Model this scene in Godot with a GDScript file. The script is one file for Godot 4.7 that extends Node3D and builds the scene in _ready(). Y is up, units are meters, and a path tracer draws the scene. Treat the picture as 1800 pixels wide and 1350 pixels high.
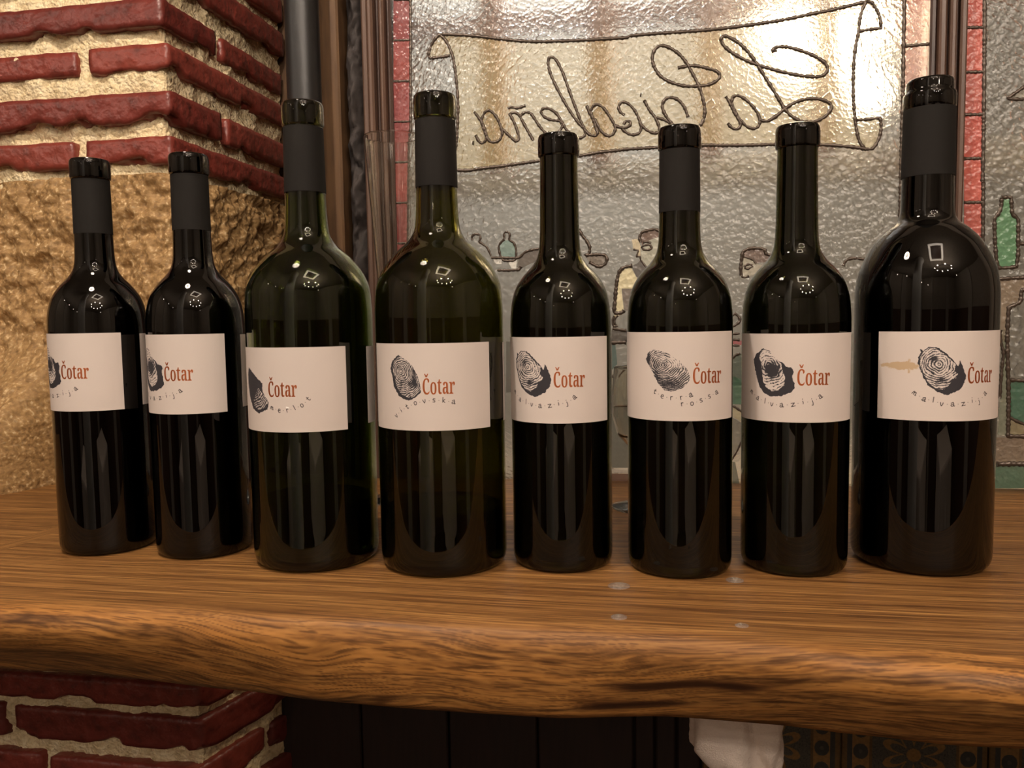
extends Node3D
# A row of eight opened wine bottles on a live-edge wooden counter, in front of a painted glass window and a brick and stone pillar.
# The wall lies along x, the room is towards +z, y is up. The counter top is at y = 1.05.

const TOP := 1.05
var taken := {}
var M := {}
var cache := {}

func _ready():
	# ---- camera
	var cam := Camera3D.new()
	cam.name = "camera"
	cam.position = Vector3(0.0, 1.2301, 0.90)
	cam.rotation_degrees = Vector3(-4.51, 10.5, -0.90)
	cam.fov = 50.38
	cam.near = 0.02
	add_child(cam)
	# ---- environment: a closed room in the evening, next to no light from outside
	var env := Environment.new()
	env.background_mode = Environment.BG_COLOR
	env.background_color = Color(0.01, 0.01, 0.012)
	env.tonemap_mode = Environment.TONE_MAPPER_LINEAR
	env.tonemap_exposure = 0.93
	env.sdfgi_enabled = true
	env.ssao_enabled = true
	env.ssil_enabled = true
	var we := WorldEnvironment.new()
	we.name = "environment"
	we.environment = env
	add_child(we)
	# ---- materials, then the large things
	materials()
	room()
	var lamp_warm := Color(1.0, 0.93, 0.86)
	spot_lamp(Vector3(-0.39, 2.07, 0.61), lamp_warm, 0.46)
	chandelier(Vector3(0.58, 2.16, 1.80), lamp_warm, 0.16)
	ceiling_square(Vector3(0.32, 2.655, 1.30), lamp_warm)
	sconces(lamp_warm)
	window_lamps()
	pillar()
	counter()
	windows()
	below_counter()
	bottles()
	glasses()
	drops()
	pole()
	cloth()

# ------------------------------------------------------------------ naming
func numbered(called: String) -> String:
	if not taken.has(called):
		taken[called] = 0
		return called
	taken[called] += 1
	return "%s_%03d" % [called, taken[called]]

func tag(o: Node3D, label: String, category: String, group := "") -> Node3D:
	o.set_meta("label", label)
	o.set_meta("category", category)
	if group != "":
		o.set_meta("group", group)
	return o

func thing(called: String, label: String, category: String, at := Vector3.ZERO, turn := 0.0, group := "") -> Node3D:
	var o := Node3D.new()
	o.name = numbered(called)
	add_child(o)
	o.position = at
	o.rotation.y = turn
	return tag(o, label, category, group)

func structure(called: String, at := Vector3.ZERO) -> Node3D:
	var o := Node3D.new()
	o.name = numbered(called)
	add_child(o)
	o.position = at
	o.set_meta("kind", "structure")
	return o

func obj(called: String, mesh: Mesh, m: Material, parent: Node3D = null, at := Vector3.ZERO) -> MeshInstance3D:
	var o := MeshInstance3D.new()
	o.name = called if parent != null else numbered(called)
	o.mesh = mesh
	if m != null:
		o.material_override = m
	o.position = at
	(parent if parent != null else self).add_child(o, true)
	return o

func solid(called: String, mesh: Mesh, m: Material) -> MeshInstance3D:
	var o := obj(called, mesh, m)
	o.set_meta("kind", "structure")
	return o

# ------------------------------------------------------------------ mesh helpers
func begin() -> SurfaceTool:
	var st := SurfaceTool.new()
	st.begin(Mesh.PRIMITIVE_TRIANGLES)
	return st

func quad(st: SurfaceTool, a: Vector3, b: Vector3, c: Vector3, d: Vector3):
	# a, b, c, d counter-clockwise as seen from the front; Godot wants clockwise
	for p in [a, c, b, a, d, c]:
		st.add_vertex(p)

func box_into(st: SurfaceTool, lo: Vector3, hi: Vector3, bev := 0.002):
	# a box with chamfered edges
	var b := minf(bev, 0.49 * minf(hi.x - lo.x, minf(hi.y - lo.y, hi.z - lo.z)))
	var mid := (lo + hi) * 0.5
	var half := (hi - lo) * 0.5
	st.set_smooth_group(-1)
	for ax in 3:
		var u := (ax + 1) % 3
		var v := (ax + 2) % 3
		for s in [-1.0, 1.0]:
			var q := []
			for k in [[-1, -1], [1, -1], [1, 1], [-1, 1]]:
				var p := Vector3.ZERO
				p[ax] = s * half[ax]
				p[u] = k[0] * (half[u] - b)
				p[v] = k[1] * (half[v] - b)
				q.append(mid + p)
			if s > 0:
				quad(st, q[0], q[1], q[2], q[3])
			else:
				quad(st, q[3], q[2], q[1], q[0])
		# the four chamfers along axis ax
		for su in [-1.0, 1.0]:
			for sv in [-1.0, 1.0]:
				var q := []
				for k in [[-1, 0], [1, 0], [1, 1], [-1, 1]]:
					var p := Vector3.ZERO
					p[ax] = k[0] * (half[ax] - b)
					p[u] = su * (half[u] if k[1] == 0 else half[u] - b)
					p[v] = sv * (half[v] - b if k[1] == 0 else half[v])
					q.append(mid + p)
				if su * sv > 0:
					quad(st, q[0], q[1], q[2], q[3])
				else:
					quad(st, q[3], q[2], q[1], q[0])
	for sx in [-1.0, 1.0]:
		for sy in [-1.0, 1.0]:
			for sz in [-1.0, 1.0]:
				var a := mid + Vector3(sx * half.x, sy * (half.y - b), sz * (half.z - b))
				var c := mid + Vector3(sx * (half.x - b), sy * half.y, sz * (half.z - b))
				var d := mid + Vector3(sx * (half.x - b), sy * (half.y - b), sz * half.z)
				if sx * sy * sz > 0:
					for p in [a, d, c]:
						st.add_vertex(p)
				else:
					for p in [a, c, d]:
						st.add_vertex(p)

func box(lo: Vector3, hi: Vector3, bev := 0.002) -> ArrayMesh:
	var st := begin()
	box_into(st, lo, hi, bev)
	st.generate_normals()
	return st.commit()

func lathe(profile: PackedVector2Array, n := 64, hard := 0.8) -> ArrayMesh:
	# profile: (radius, height), walked so that the outside lies on its right-hand side going up
	var st := begin()
	var m := profile.size()
	var seg := []
	for i in m - 1:
		var d := profile[i + 1] - profile[i]
		seg.append(Vector2(d.y, -d.x).normalized())
	for i in m - 1:
		var na: Vector2 = seg[i]
		var nb: Vector2 = seg[i]
		if i > 0 and seg[i - 1].dot(seg[i]) > hard:
			na = (seg[i - 1] + seg[i]).normalized()
		if i < m - 2 and seg[i + 1].dot(seg[i]) > hard:
			nb = (seg[i + 1] + seg[i]).normalized()
		for k in n:
			var t0 := TAU * k / n
			var t1 := TAU * (k + 1) / n
			var q := []
			for e in [[0, t0], [0, t1], [1, t1], [1, t0]]:
				var pr: Vector2 = profile[i + e[0]]
				var nn: Vector2 = na if e[0] == 0 else nb
				var s := sin(e[1])
				var c := cos(e[1])
				q.append([Vector3(pr.x * s, pr.y, pr.x * c), Vector3(nn.x * s, nn.y, nn.x * c), Vector2(e[1] / TAU, pr.y)])
			for j in [0, 2, 1, 0, 3, 2]:
				if (profile[i].x < 1e-6 and j == 1 and false):
					continue
				st.set_normal(q[j][1])
				st.set_uv(q[j][2])
				st.add_vertex(q[j][0])
	st.index()
	return st.commit()

func tube(points: PackedVector3Array, radius: float, n := 10, flat := 1.0, seed_at := -1) -> ArrayMesh:
	# a round rod along points; flat < 1 squeezes it along z
	var st := begin()
	var m := points.size()
	var rings := []
	for i in m:
		var d := (points[mini(i + 1, m - 1)] - points[maxi(i - 1, 0)]).normalized()
		var a := d.cross(Vector3(0, 0, 1))
		if a.length() < 0.05:
			a = d.cross(Vector3(1, 0, 0))
		a = a.normalized()
		var b := a.cross(d).normalized()
		var r := radius
		if seed_at >= 0:
			r *= 1.0 + 0.22 * sin(i * 2.1 + seed_at) + 0.12 * sin(i * 0.77 + seed_at * 3)
		var ring := []
		for k in n:
			var t := TAU * k / n
			var off := a * cos(t) * r + b * sin(t) * r
			off.z *= flat
			ring.append(points[i] + off)
		rings.append(ring)
	st.set_smooth_group(0)
	for i in m - 1:
		for k in n:
			var k2 := (k + 1) % n
			quad(st, rings[i][k2], rings[i][k], rings[i + 1][k], rings[i + 1][k2])
	for e in [0, m - 1]:
		for k in n:
			var k2 := (k + 1) % n
			var tri := [points[e], rings[e][k2], rings[e][k]] if e != 0 else [points[e], rings[e][k], rings[e][k2]]
			for p in tri:
				st.add_vertex(p)
	st.generate_normals()
	st.index()
	return st.commit()

func smooth_line(pts: PackedVector2Array, step: float) -> PackedVector2Array:
	var c := Curve2D.new()
	var n := pts.size()
	for i in n:
		var t := (pts[mini(i + 1, n - 1)] - pts[maxi(i - 1, 0)]) / 6.0
		if i > 0 and i < n - 1:
			var d0 := (pts[i] - pts[i - 1]).normalized()
			var d1 := (pts[i + 1] - pts[i]).normalized()
			if d0.dot(d1) < 0.3:
				t = Vector2.ZERO
			var reach := minf(pts[i].distance_to(pts[i - 1]), pts[i].distance_to(pts[i + 1])) / 3.0
			if t.length() > reach:
				t = t.normalized() * reach
		c.add_point(pts[i], -t, t)
	c.bake_interval = step
	return c.get_baked_points()

func pairs(flat: Array) -> PackedVector2Array:
	var out := PackedVector2Array()
	for i in range(0, flat.size() - 1, 2):
		out.append(Vector2(flat[i], flat[i + 1]))
	return out

# ------------------------------------------------------------------ materials
func noise(freq: float, seed_at: int, octaves := 4, kind := FastNoiseLite.TYPE_SIMPLEX_SMOOTH) -> FastNoiseLite:
	var n := FastNoiseLite.new()
	n.noise_type = kind
	n.frequency = freq
	n.seed = seed_at
	n.fractal_octaves = octaves
	return n

func ramp(stops: Array) -> Gradient:
	var g := Gradient.new()
	var at := PackedFloat32Array()
	var cols := PackedColorArray()
	for s in stops:
		at.append(s[0])
		cols.append(s[1])
	g.offsets = at
	g.colors = cols
	return g

func ntex(n: FastNoiseLite, side: int, g: Gradient = null, as_normal := false, bump := 4.0) -> NoiseTexture2D:
	var t := NoiseTexture2D.new()
	t.width = side
	t.height = side
	t.seamless = true
	t.noise = n
	if as_normal:
		t.as_normal_map = true
		t.bump_strength = bump
	elif g != null:
		t.color_ramp = g
	return t

func plain(c: Color, rough := 0.6, metal := 0.0) -> StandardMaterial3D:
	var m := StandardMaterial3D.new()
	m.albedo_color = c
	m.roughness = rough
	m.metallic = metal
	return m

func world_tri(m: StandardMaterial3D, scale: float) -> StandardMaterial3D:
	m.uv1_triplanar = true
	m.uv1_world_triplanar = true
	m.uv1_scale = Vector3.ONE * scale
	return m

func clear(c: Color, ior := 0.05) -> StandardMaterial3D:
	var m := plain(Color(c.r, c.g, c.b, 0.0), 0.0)
	m.refraction_enabled = true
	m.refraction_scale = ior
	m.transparency = BaseMaterial3D.TRANSPARENCY_ALPHA
	return m

func glow(c: Color, power: float) -> StandardMaterial3D:
	var m := plain(Color(1, 0.95, 0.85), 0.4)
	m.emission_enabled = true
	m.emission = c
	m.emission_energy_multiplier = power
	return m

func materials():
	# glossy dark red paint over rough bricks
	for k in 4:
		var c: Color = [Color8(128, 56, 46), Color8(118, 51, 43), Color8(134, 61, 50), Color8(110, 47, 40)][k]
		var b := plain(Color.WHITE, 0.38)
		b.albedo_texture = ntex(noise(0.02, 11 + k, 5), 256, ramp([[0.0, c.darkened(0.35)], [0.35, c.darkened(0.08)], [0.7, c], [0.93, c.lightened(0.08)], [1.0, Color8(186, 132, 112)]]))
		b.normal_enabled = true
		b.normal_texture = ntex(noise(0.035, 31 + k, 4), 256, null, true, 5.0)
		b.normal_scale = 0.5
		M["brick%d" % k] = world_tri(b, 7.0)
	var mo := plain(Color.WHITE, 0.95)
	mo.albedo_texture = ntex(noise(0.03, 5, 5), 256, ramp([[0.0, Color8(176, 156, 118)], [0.4, Color8(226, 206, 164)], [1.0, Color8(240, 226, 192)]]))
	mo.normal_enabled = true
	mo.normal_texture = ntex(noise(0.06, 8, 4), 256, null, true, 8.0)
	M.mortar = world_tri(mo, 9.0)
	var sn := plain(Color.WHITE, 0.7)
	sn.albedo_texture = ntex(noise(0.045, 77, 6), 512, ramp([[0.0, Color8(82, 60, 36)], [0.25, Color8(130, 100, 62)], [0.5, Color8(156, 123, 78)], [0.70, Color8(174, 140, 92)], [0.78, Color8(216, 188, 142)], [1.0, Color8(236, 220, 186)]]))
	sn.normal_enabled = true
	sn.normal_texture = ntex(noise(0.05, 78, 4), 512, null, true, 3.0)
	M.stone = world_tri(sn, 6.0)
	M.wood = wood()
	M.frame = wood_plain(Color8(104, 80, 66), Color8(74, 54, 44), 0.4)
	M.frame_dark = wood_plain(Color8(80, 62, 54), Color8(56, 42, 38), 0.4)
	M.casing = wood_plain(Color8(104, 76, 48), Color8(78, 56, 36), 0.55)
	M.bark = wood_plain(Color8(62, 54, 50), Color8(34, 30, 30), 0.8)
	M.black_wood = wood_plain(Color8(40, 26, 20), Color8(22, 14, 12), 0.45)
	M.bar = wood_plain(Color8(176, 138, 120), Color8(148, 110, 94), 0.6)
	M.wall = world_tri(plaster(Color8(168, 156, 142)), 2.0)
	M.wall_dark = wood_plain(Color8(100, 74, 56), Color8(74, 52, 38), 0.5)
	M.added_pilaster = world_tri(plaster(Color8(176, 166, 154)), 2.0)
	M.pale = world_tri(plaster(Color8(214, 208, 196)), 2.0)
	M.floor = wood_plain(Color8(72, 50, 36), Color8(50, 34, 26), 0.5)
	# window glass, hammered on its surface and slightly milky
	var hn := noise(0.030, 41, 2, FastNoiseLite.TYPE_CELLULAR)
	hn.cellular_return_type = FastNoiseLite.RETURN_DISTANCE
	M.hammer = ntex(hn, 512, null, true, 7.0)
	var gl := clear(Color(0.93, 0.93, 0.91), 0.05)
	gl.roughness = 0.27
	gl.normal_enabled = true
	gl.normal_texture = M.hammer
	gl.normal_scale = 1.0
	M.pane = world_tri(gl, 8.5)
	M.outline = plain(Color8(84, 74, 66), 0.32, 0.5)
	# bottle glass
	M.glass_green = clear(Color(0.44, 0.51, 0.24))
	M.glass_olive = clear(Color(0.46, 0.46, 0.19))
	M.glass_dark = clear(Color(0.26, 0.27, 0.12))
	M.glass_brown = clear(Color(0.10, 0.08, 0.05))
	M.glass_moss = clear(Color(0.26, 0.28, 0.12))
	M.wine = clear(Color(0.10, 0.06, 0.03), 0.034)
	M.water = plain(Color(1.0, 1.0, 1.0, 0.05), 0.03)
	M.water.transparency = BaseMaterial3D.TRANSPARENCY_ALPHA
	M.clear = clear(Color(0.97, 0.97, 0.96))
	M.capsule = plain(Color8(32, 30, 28), 0.7)
	M.capsule.metallic_specular = 0.25
	M.paper = plain(Color8(214, 203, 196), 0.8)
	M.foil = plain(Color8(222, 130, 86), 0.42, 1.0)
	M.iron = plain(Color8(24, 23, 23), 0.40, 0.0)
	M.brass = plain(Color8(150, 112, 60), 0.3, 1.0)
	M.white = plain(Color8(228, 226, 222), 0.6)
	var cl := plain(Color8(240, 226, 214), 0.95)
	cl.normal_enabled = true
	cl.normal_texture = ntex(noise(0.25, 90, 2), 256, null, true, 2.0)
	M.cloth = world_tri(cl, 12.0)

func plaster(c: Color) -> StandardMaterial3D:
	var m := plain(Color.WHITE, 0.9)
	m.albedo_texture = ntex(noise(0.02, 61, 4), 256, ramp([[0.0, c.darkened(0.12)], [0.6, c], [1.0, c.lightened(0.06)]]))
	return m

func wood_plain(light: Color, dark: Color, rough: float) -> StandardMaterial3D:
	var key := "grain%s%s" % [light.to_html(), dark.to_html()]
	var m := plain(Color.WHITE, rough)
	m.albedo_texture = ntex(noise(0.03, 140 + cache.size(), 4), 256, ramp([[0.0, dark], [0.45, dark.lerp(light, 0.6)], [1.0, light]]))
	m.uv1_triplanar = true
	m.uv1_world_triplanar = true
	m.uv1_scale = Vector3(14.0, 1.6, 14.0)
	cache[key] = true
	return m

func wood() -> StandardMaterial3D:
	# the counter: x runs along the grain for 1.3 m, y across the top and round the live edge for 0.62 m
	var w := 2048
	var h := 1024
	var bytes := PackedByteArray()
	bytes.resize(w * h * 3)
	var warp := noise(1.0, 201, 2)
	var fine := noise(1.0, 202, 3)
	var band := noise(1.0, 203, 2)
	var pore := noise(1.0, 204, 1)
	var dark := Color8(76, 48, 24)
	var mid := Color8(132, 92, 50)
	var light := Color8(172, 128, 74)
	var edge := Color8(190, 128, 62)
	var at := 0
	for j in h:
		var v := 0.62 * j / h
		var near_edge := smoothstep(0.432, 0.455, v)
		for i in w:
			var u := 1.3 * i / w - 0.8
			var bend := warp.get_noise_2d(u * 2.2, v * 5.0)
			var curl := warp.get_noise_2d(u * 7.0 + 40.0, v * 22.0) * near_edge
			var vv := v + bend * (0.009 + 0.010 * near_edge) + curl * 0.0055
			var g := fine.get_noise_2d(u * 4.5, vv * 480.0)
			if near_edge > 0.0:
				g = lerpf(g, 0.7 * fine.get_noise_2d(u * 14.0, vv * 190.0) + 0.75 * fine.get_noise_2d(u * 42.0, vv * 420.0), near_edge)
			var b := band.get_noise_2d(u * 1.6 + 9.0, vv * 90.0)
			var t := 0.52 + 0.62 * g + 0.26 * b
			var c := dark.lerp(mid, clampf(t * 2.0, 0.0, 1.0)) if t < 0.5 else mid.lerp(light, clampf(t * 2.0 - 1.0, 0.0, 1.0))
			c = c.lerp(edge, near_edge * clampf(0.25 + 0.5 * b + 0.2 * g, 0.0, 0.8))
			var p := pore.get_noise_2d(u * (11.0 + 20.0 * near_edge), vv * 700.0)
			if p > 0.30:
				c = c.lerp(dark, 0.6 * minf(1.0, (p - 0.30) * 3.5))
			if near_edge > 0.3:
				# dark splits where a branch once grew
				var k1 := absf(v - 0.4655 + 0.03 * (u - 0.02) + 0.0015 * sin(u * 90.0)) + absf(curl) * 0.004
				var s1 := (1.0 - smoothstep(0.0008, 0.0058, k1)) * (1.0 - smoothstep(0.03, 0.058, absf(u - 0.015)))
				var k2 := absf(v - 0.4825 + 0.04 * (u + 0.02)) + absf(bend) * 0.008
				var s2 := (1.0 - smoothstep(0.0008, 0.0060, k2)) * (1.0 - smoothstep(0.018, 0.042, absf(u + 0.018)))
				c = c.lerp(Color8(40, 20, 10), 0.85 * maxf(s1, s2))
			bytes[at] = int(c.r * 255.0)
			bytes[at + 1] = int(c.g * 255.0)
			bytes[at + 2] = int(c.b * 255.0)
			at += 3
	var m := plain(Color.WHITE, 0.48)
	m.albedo_texture = ImageTexture.create_from_image(Image.create_from_data(w, h, false, Image.FORMAT_RGB8, bytes))
	m.metallic_specular = 0.36
	return m

# ------------------------------------------------------------------ the room
func room():
	solid("floor", box(Vector3(-2.7, -0.1, -1.8), Vector3(2.7, 0.0, 4.6)), M.floor)
	solid("ceiling", box(Vector3(-2.7, 2.7, -1.8), Vector3(2.7, 2.8, 4.6)), M.wall)
	for s in [["wall_west", -2.7, -2.6], ["wall_east", 2.6, 2.7]]:
		solid(s[0], box(Vector3(s[1], 0.0, -1.8), Vector3(s[2], 2.7, 4.6)), M.wall)
	var far := structure("wall_south")
	obj("plaster", box(Vector3(-2.6, 0.0, 4.5), Vector3(2.6, 2.7, 4.6)), M.wall, far)
	obj("wainscot", box(Vector3(-2.6, 0.0, 4.46), Vector3(2.6, 1.25, 4.5)), M.wall_dark, far)
	for x in [[-1.9, 0.5], [-0.35, 0.18], [1.35, 0.34]]:  # pilasters added to give the bottles pale upright streaks to mirror
		obj("added_pilaster", box(Vector3(x[0], 0.0, 4.42), Vector3(x[0] + x[1], 2.7, 4.46), 0.006), M.added_pilaster, far)
	solid("trim_1", box(Vector3(-2.6, 0.0, 0.0), Vector3(-2.57, 1.25, 4.46)), M.wall_dark)
	solid("trim_2", box(Vector3(2.57, 0.0, 0.0), Vector3(2.6, 1.25, 4.46)), M.wall_dark)
	for z in [[0.9, 0.22], [2.3, 0.6]]:  # pale strips added on the west wall, mirrored as streaks in the glass
		solid("added_trim_4", box(Vector3(-2.57, 0.0, z[0]), Vector3(-2.53, 2.7, z[0] + z[1]), 0.006), M.added_pilaster)
	solid("added_trim_5", box(Vector3(2.53, 0.0, 1.7), Vector3(2.57, 2.7, 2.1), 0.006), M.added_pilaster)  # one more added strip for the mirrored streaks
	# a pale round column added only so the bottles mirror a grey streak
	var col := obj("added_column", lathe(PackedVector2Array([Vector2(0.0, 0.001), Vector2(0.20, 0.001), Vector2(0.20, 0.10), Vector2(0.17, 0.14), Vector2(0.16, 0.2), Vector2(0.155, 2.45), Vector2(0.17, 2.52), Vector2(0.20, 2.58), Vector2(0.20, 2.699), Vector2(0.0, 2.699)]), 64), M.white, null, Vector3(-0.46, 0.0, 1.42))
	col.set_meta("kind", "structure")
	# the wall with the windows; the brick pillar stands before its left part
	var n := structure("wall_north")
	obj("recess", box(Vector3(-2.6, 0.0, -0.36), Vector3(-0.385, 2.7, -0.25)), M.casing, n)
	obj("breast", box(Vector3(-0.42, 0.0, -0.36), Vector3(2.6, 1.03, -0.115)), M.wall, n)
	obj("head", box(Vector3(-0.385, 1.96, -0.36), Vector3(2.6, 2.7, 0.0)), M.wall, n)
	obj("flank", box(Vector3(0.98, 1.03, -0.36), Vector3(2.6, 1.96, 0.0)), M.wall, n)
	# the room behind the painted glass
	var b := structure("wall_beyond")
	obj("plaster", box(Vector3(-2.6, 0.0, -1.8), Vector3(2.6, 2.7, -1.7)), M.pale, b)

func omni(parent: Node3D, at: Vector3, c: Color, power: float, size := 0.03):
	var l := OmniLight3D.new()
	l.name = "glow"
	l.light_color = c
	l.light_energy = power
	l.light_size = size
	l.omni_range = 12.0
	l.omni_attenuation = 2.0
	l.shadow_enabled = true
	parent.add_child(l, true)
	l.position = at

func bulb_mesh(r: float) -> ArrayMesh:
	if not cache.has("bulb%f" % r):
		var p := PackedVector2Array()
		for k in 13:
			var t := -PI / 2 + PI * k / 12.0
			p.append(Vector2(maxf(0.0, r * cos(t)), r * sin(t) * (1.0 if k < 7 else 1.35)))
		cache["bulb%f" % r] = lathe(p, 20)
	return cache["bulb%f" % r]

func spot_lamp(at: Vector3, c: Color, power: float):
	var t := thing("pendant_lamp", "small iron pendant lamp hanging over the counter beside the brick pillar", "lamp", at)
	var bowl := PackedVector2Array([Vector2(0.075, -0.03), Vector2(0.07, 0.0), Vector2(0.05, 0.05), Vector2(0.02, 0.08), Vector2(0.012, 0.10), Vector2(0.0, 0.10)])
	var inner := PackedVector2Array([Vector2(0.0, 0.094), Vector2(0.018, 0.076), Vector2(0.046, 0.047), Vector2(0.066, 0.0), Vector2(0.071, -0.03), Vector2(0.075, -0.03)])
	obj("shade", lathe(bowl, 40), M.iron, t)
	obj("shade_lining", lathe(inner, 40), M.white, t)
	obj("bulb", bulb_mesh(0.026), glow(c, 14.0), t, Vector3(0, -0.005, 0))
	obj("cord", tube(PackedVector3Array([Vector3(0, 0.10, 0), Vector3(0.001, 0.35, 0), Vector3(0, 2.7 - at.y, 0)]), 0.004), M.iron, t)
	omni(t, Vector3(0, -0.005, 0), c, power, 0.02)

func chandelier(at: Vector3, c: Color, power: float):
	var t := thing("chandelier", "ring chandelier with eight small bulbs hanging from the ceiling", "chandelier", at)
	var ring := PackedVector3Array()
	for k in 49:
		ring.append(Vector3(0.41 * cos(TAU * k / 48), 0.0, 0.41 * sin(TAU * k / 48)))
	obj("ring", tube(ring, 0.012), M.iron, t)
	for k in 4:
		var a := TAU * k / 4 + 0.2
		obj("chain", tube(PackedVector3Array([Vector3(0.41 * cos(a), 0, 0.41 * sin(a)), Vector3(0.17 * cos(a), 0.15, 0.17 * sin(a)), Vector3(0, 0.3, 0)]), 0.004), M.iron, t)
	obj("rod", tube(PackedVector3Array([Vector3(0, 0.3, 0), Vector3(0, 0.4, 0), Vector3(0, 2.7 - at.y, 0)]), 0.008), M.iron, t)
	var gm := glow(c, 80.0)
	for k in 8:
		var a := TAU * k / 8
		var p := Vector3(0.41 * cos(a), 0.05, 0.41 * sin(a))
		obj("candle_sleeve", tube(PackedVector3Array([p + Vector3(0, -0.045, 0), p + Vector3(0, -0.03, 0), p + Vector3(0, -0.012, 0)]), 0.010), M.white, t)
		obj("bulb", bulb_mesh(0.030), gm, t, p)
		omni(t, p, c, power, 0.022)

func ceiling_square(at: Vector3, c: Color):
	# a square ring of light on the ceiling, dark in its middle
	var t := thing("square_ceiling_light", "square ceiling light, a bright frame round a dark middle", "ceiling light", at)
	obj("middle", box(Vector3(-0.2, 0.012, -0.2), Vector3(0.2, 0.044, 0.2)), M.frame, t)
	var gm := glow(c, 3.0)
	for k in 4:
		var lo: Vector3 = [Vector3(-0.3, 0, -0.3), Vector3(-0.3, 0, 0.22), Vector3(-0.3, 0, -0.22), Vector3(0.22, 0, -0.22)][k]
		var hi: Vector3 = [Vector3(0.3, 0.044, -0.22), Vector3(0.3, 0.044, 0.3), Vector3(-0.22, 0.044, 0.22), Vector3(0.3, 0.044, 0.22)][k]
		obj("light_bar", box(lo, hi, 0.004), gm, t)
		var l := AreaLight3D.new()
		l.name = "glow"
		l.light_color = c
		l.light_energy = 0.05
		l.area_size = Vector2(hi.x - lo.x, hi.z - lo.z)
		l.shadow_enabled = true
		t.add_child(l, true)
		l.position = Vector3((lo.x + hi.x) * 0.5, -0.004, (lo.z + hi.z) * 0.5)
		l.rotation.x = -PI / 2

func sconces(c: Color):
	# small bare bulbs hung in a line down the room, and a second ring of light at its far end
	var gm := glow(c, 40.0)
	var places := [[Vector3(-1.9, 2.20, 1.3), "small bare bulb pendant nearest the window wall, first of its line"], [Vector3(-1.65, 2.20, 2.0), "small bare bulb pendant, second of its line from the window wall"], [Vector3(-1.4, 2.20, 2.7), "small bare bulb pendant in the middle of its line"],
		[Vector3(-1.05, 2.15, 3.3), "small bare bulb pendant, second of its line from the far wall"], [Vector3(-0.6, 2.15, 3.9), "small bare bulb pendant at the end of its line by the far wall"], [Vector3(1.75, 2.2, 2.6), "small bare bulb pendant hanging alone by the east wall"]]
	for q in places:
		var p: Vector3 = q[0]
		var t := thing("bulb_pendant", q[1], "pendant lamp", p, 0.0, "bare bulbs hung down the room")
		obj("cord", tube(PackedVector3Array([Vector3(0, 0.05, 0), Vector3(0, 0.2, 0.001), Vector3(0, 2.7 - p.y, 0)]), 0.003, 6), M.iron, t)
		obj("socket", lathe(PackedVector2Array([Vector2(0.0, 0.022), Vector2(0.014, 0.022), Vector2(0.014, 0.055), Vector2(0.0, 0.06)]), 20), M.brass, t)
		obj("bulb", bulb_mesh(0.024), gm, t)
		omni(t, Vector3.ZERO, c, 0.20, 0.02)
	table(Vector3(-0.75, 0, 2.75), 0.2, "added square dining table under a white cloth, the one near the line of bare bulbs")
	table(Vector3(1.05, 0, 2.9), -0.15, "added square dining table under a white cloth, the one near the east wall")

func table(at: Vector3, turn: float, label: String):  # tables added so their white cloths mirror as pale streaks in the bottles
	var t := thing("added_table", label, "table", at, turn, "added dining tables in the room")
	for s in [[-1, -1], [-1, 1], [1, -1], [1, 1]]:
		obj("leg", box(Vector3(s[0] * 0.36 - 0.03, 0.0, s[1] * 0.36 - 0.03), Vector3(s[0] * 0.36 + 0.03, 0.72, s[1] * 0.36 + 0.03), 0.004), M.frame_dark, t)
	obj("table_top", box(Vector3(-0.42, 0.72, -0.42), Vector3(0.42, 0.75, 0.42), 0.006), M.frame_dark, t)
	var st := begin()
	st.set_smooth_group(0)
	var rows := []
	for j in 31:
		var f := j / 30.0
		var row := []
		for i in 97:
			var a := TAU * i / 96.0
			var d := maxf(absf(cos(a)), absf(sin(a)))
			var r := minf(f * 2.0, 1.0) * 0.432 / d
			var drop := maxf(0.0, f - 0.5) * 0.75
			r += drop * (0.06 + 0.07 * sin(a * 12.0)) * (1.0 if f > 0.5 else 0.0)
			row.append(Vector3(cos(a) * r, 0.755 - drop, sin(a) * r))
		rows.append(row)
	for j in 30:
		for i in 96:
			quad(st, rows[j + 1][i + 1], rows[j + 1][i], rows[j][i], rows[j][i + 1])
	st.generate_normals()
	obj("tablecloth", st.commit(), M.cloth, t)

func window_lamps():
	var t := thing("lamp_behind_glass", "bright bulb lamp standing behind the painted glass, glowing through the banner", "lamp", Vector3(0.195, 1.595, -0.19))
	obj("globe", bulb_mesh(0.075), glow(Color(1.0, 0.90, 0.76), 14.0), t)
	obj("bulb", bulb_mesh(0.018), glow(Color(1.0, 0.92, 0.80), 14.0), t, Vector3(0.036, -0.118, 0.085))
	obj("bulb_arm", tube(PackedVector3Array([Vector3(0.036, -0.1, 0.085), Vector3(0.036, -0.06, 0.07), Vector3(0.02, -0.03, 0.03)]), 0.004), M.iron, t)
	obj("cord", tube(PackedVector3Array([Vector3(0, 0.03, 0), Vector3(0, 0.4, -0.01), Vector3(0, 1.1, 0)]), 0.004), M.iron, t)
	omni(t, Vector3.ZERO, Color(1.0, 0.90, 0.76), 0.10, 0.05)
	var u := thing("ceiling_globe", "white globe light in the room behind the painted glass", "lamp", Vector3(-0.3, 2.45, -1.1))
	obj("globe", bulb_mesh(0.09), glow(Color(0.95, 0.97, 1.0), 5.0), u)
	obj("stem", tube(PackedVector3Array([Vector3(0, 0.09, 0), Vector3(0, 0.15, 0), Vector3(0, 0.25, 0)]), 0.012), M.iron, u)
	omni(u, Vector3.ZERO, Color(0.97, 0.98, 1.0), 0.62, 0.08)

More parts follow.
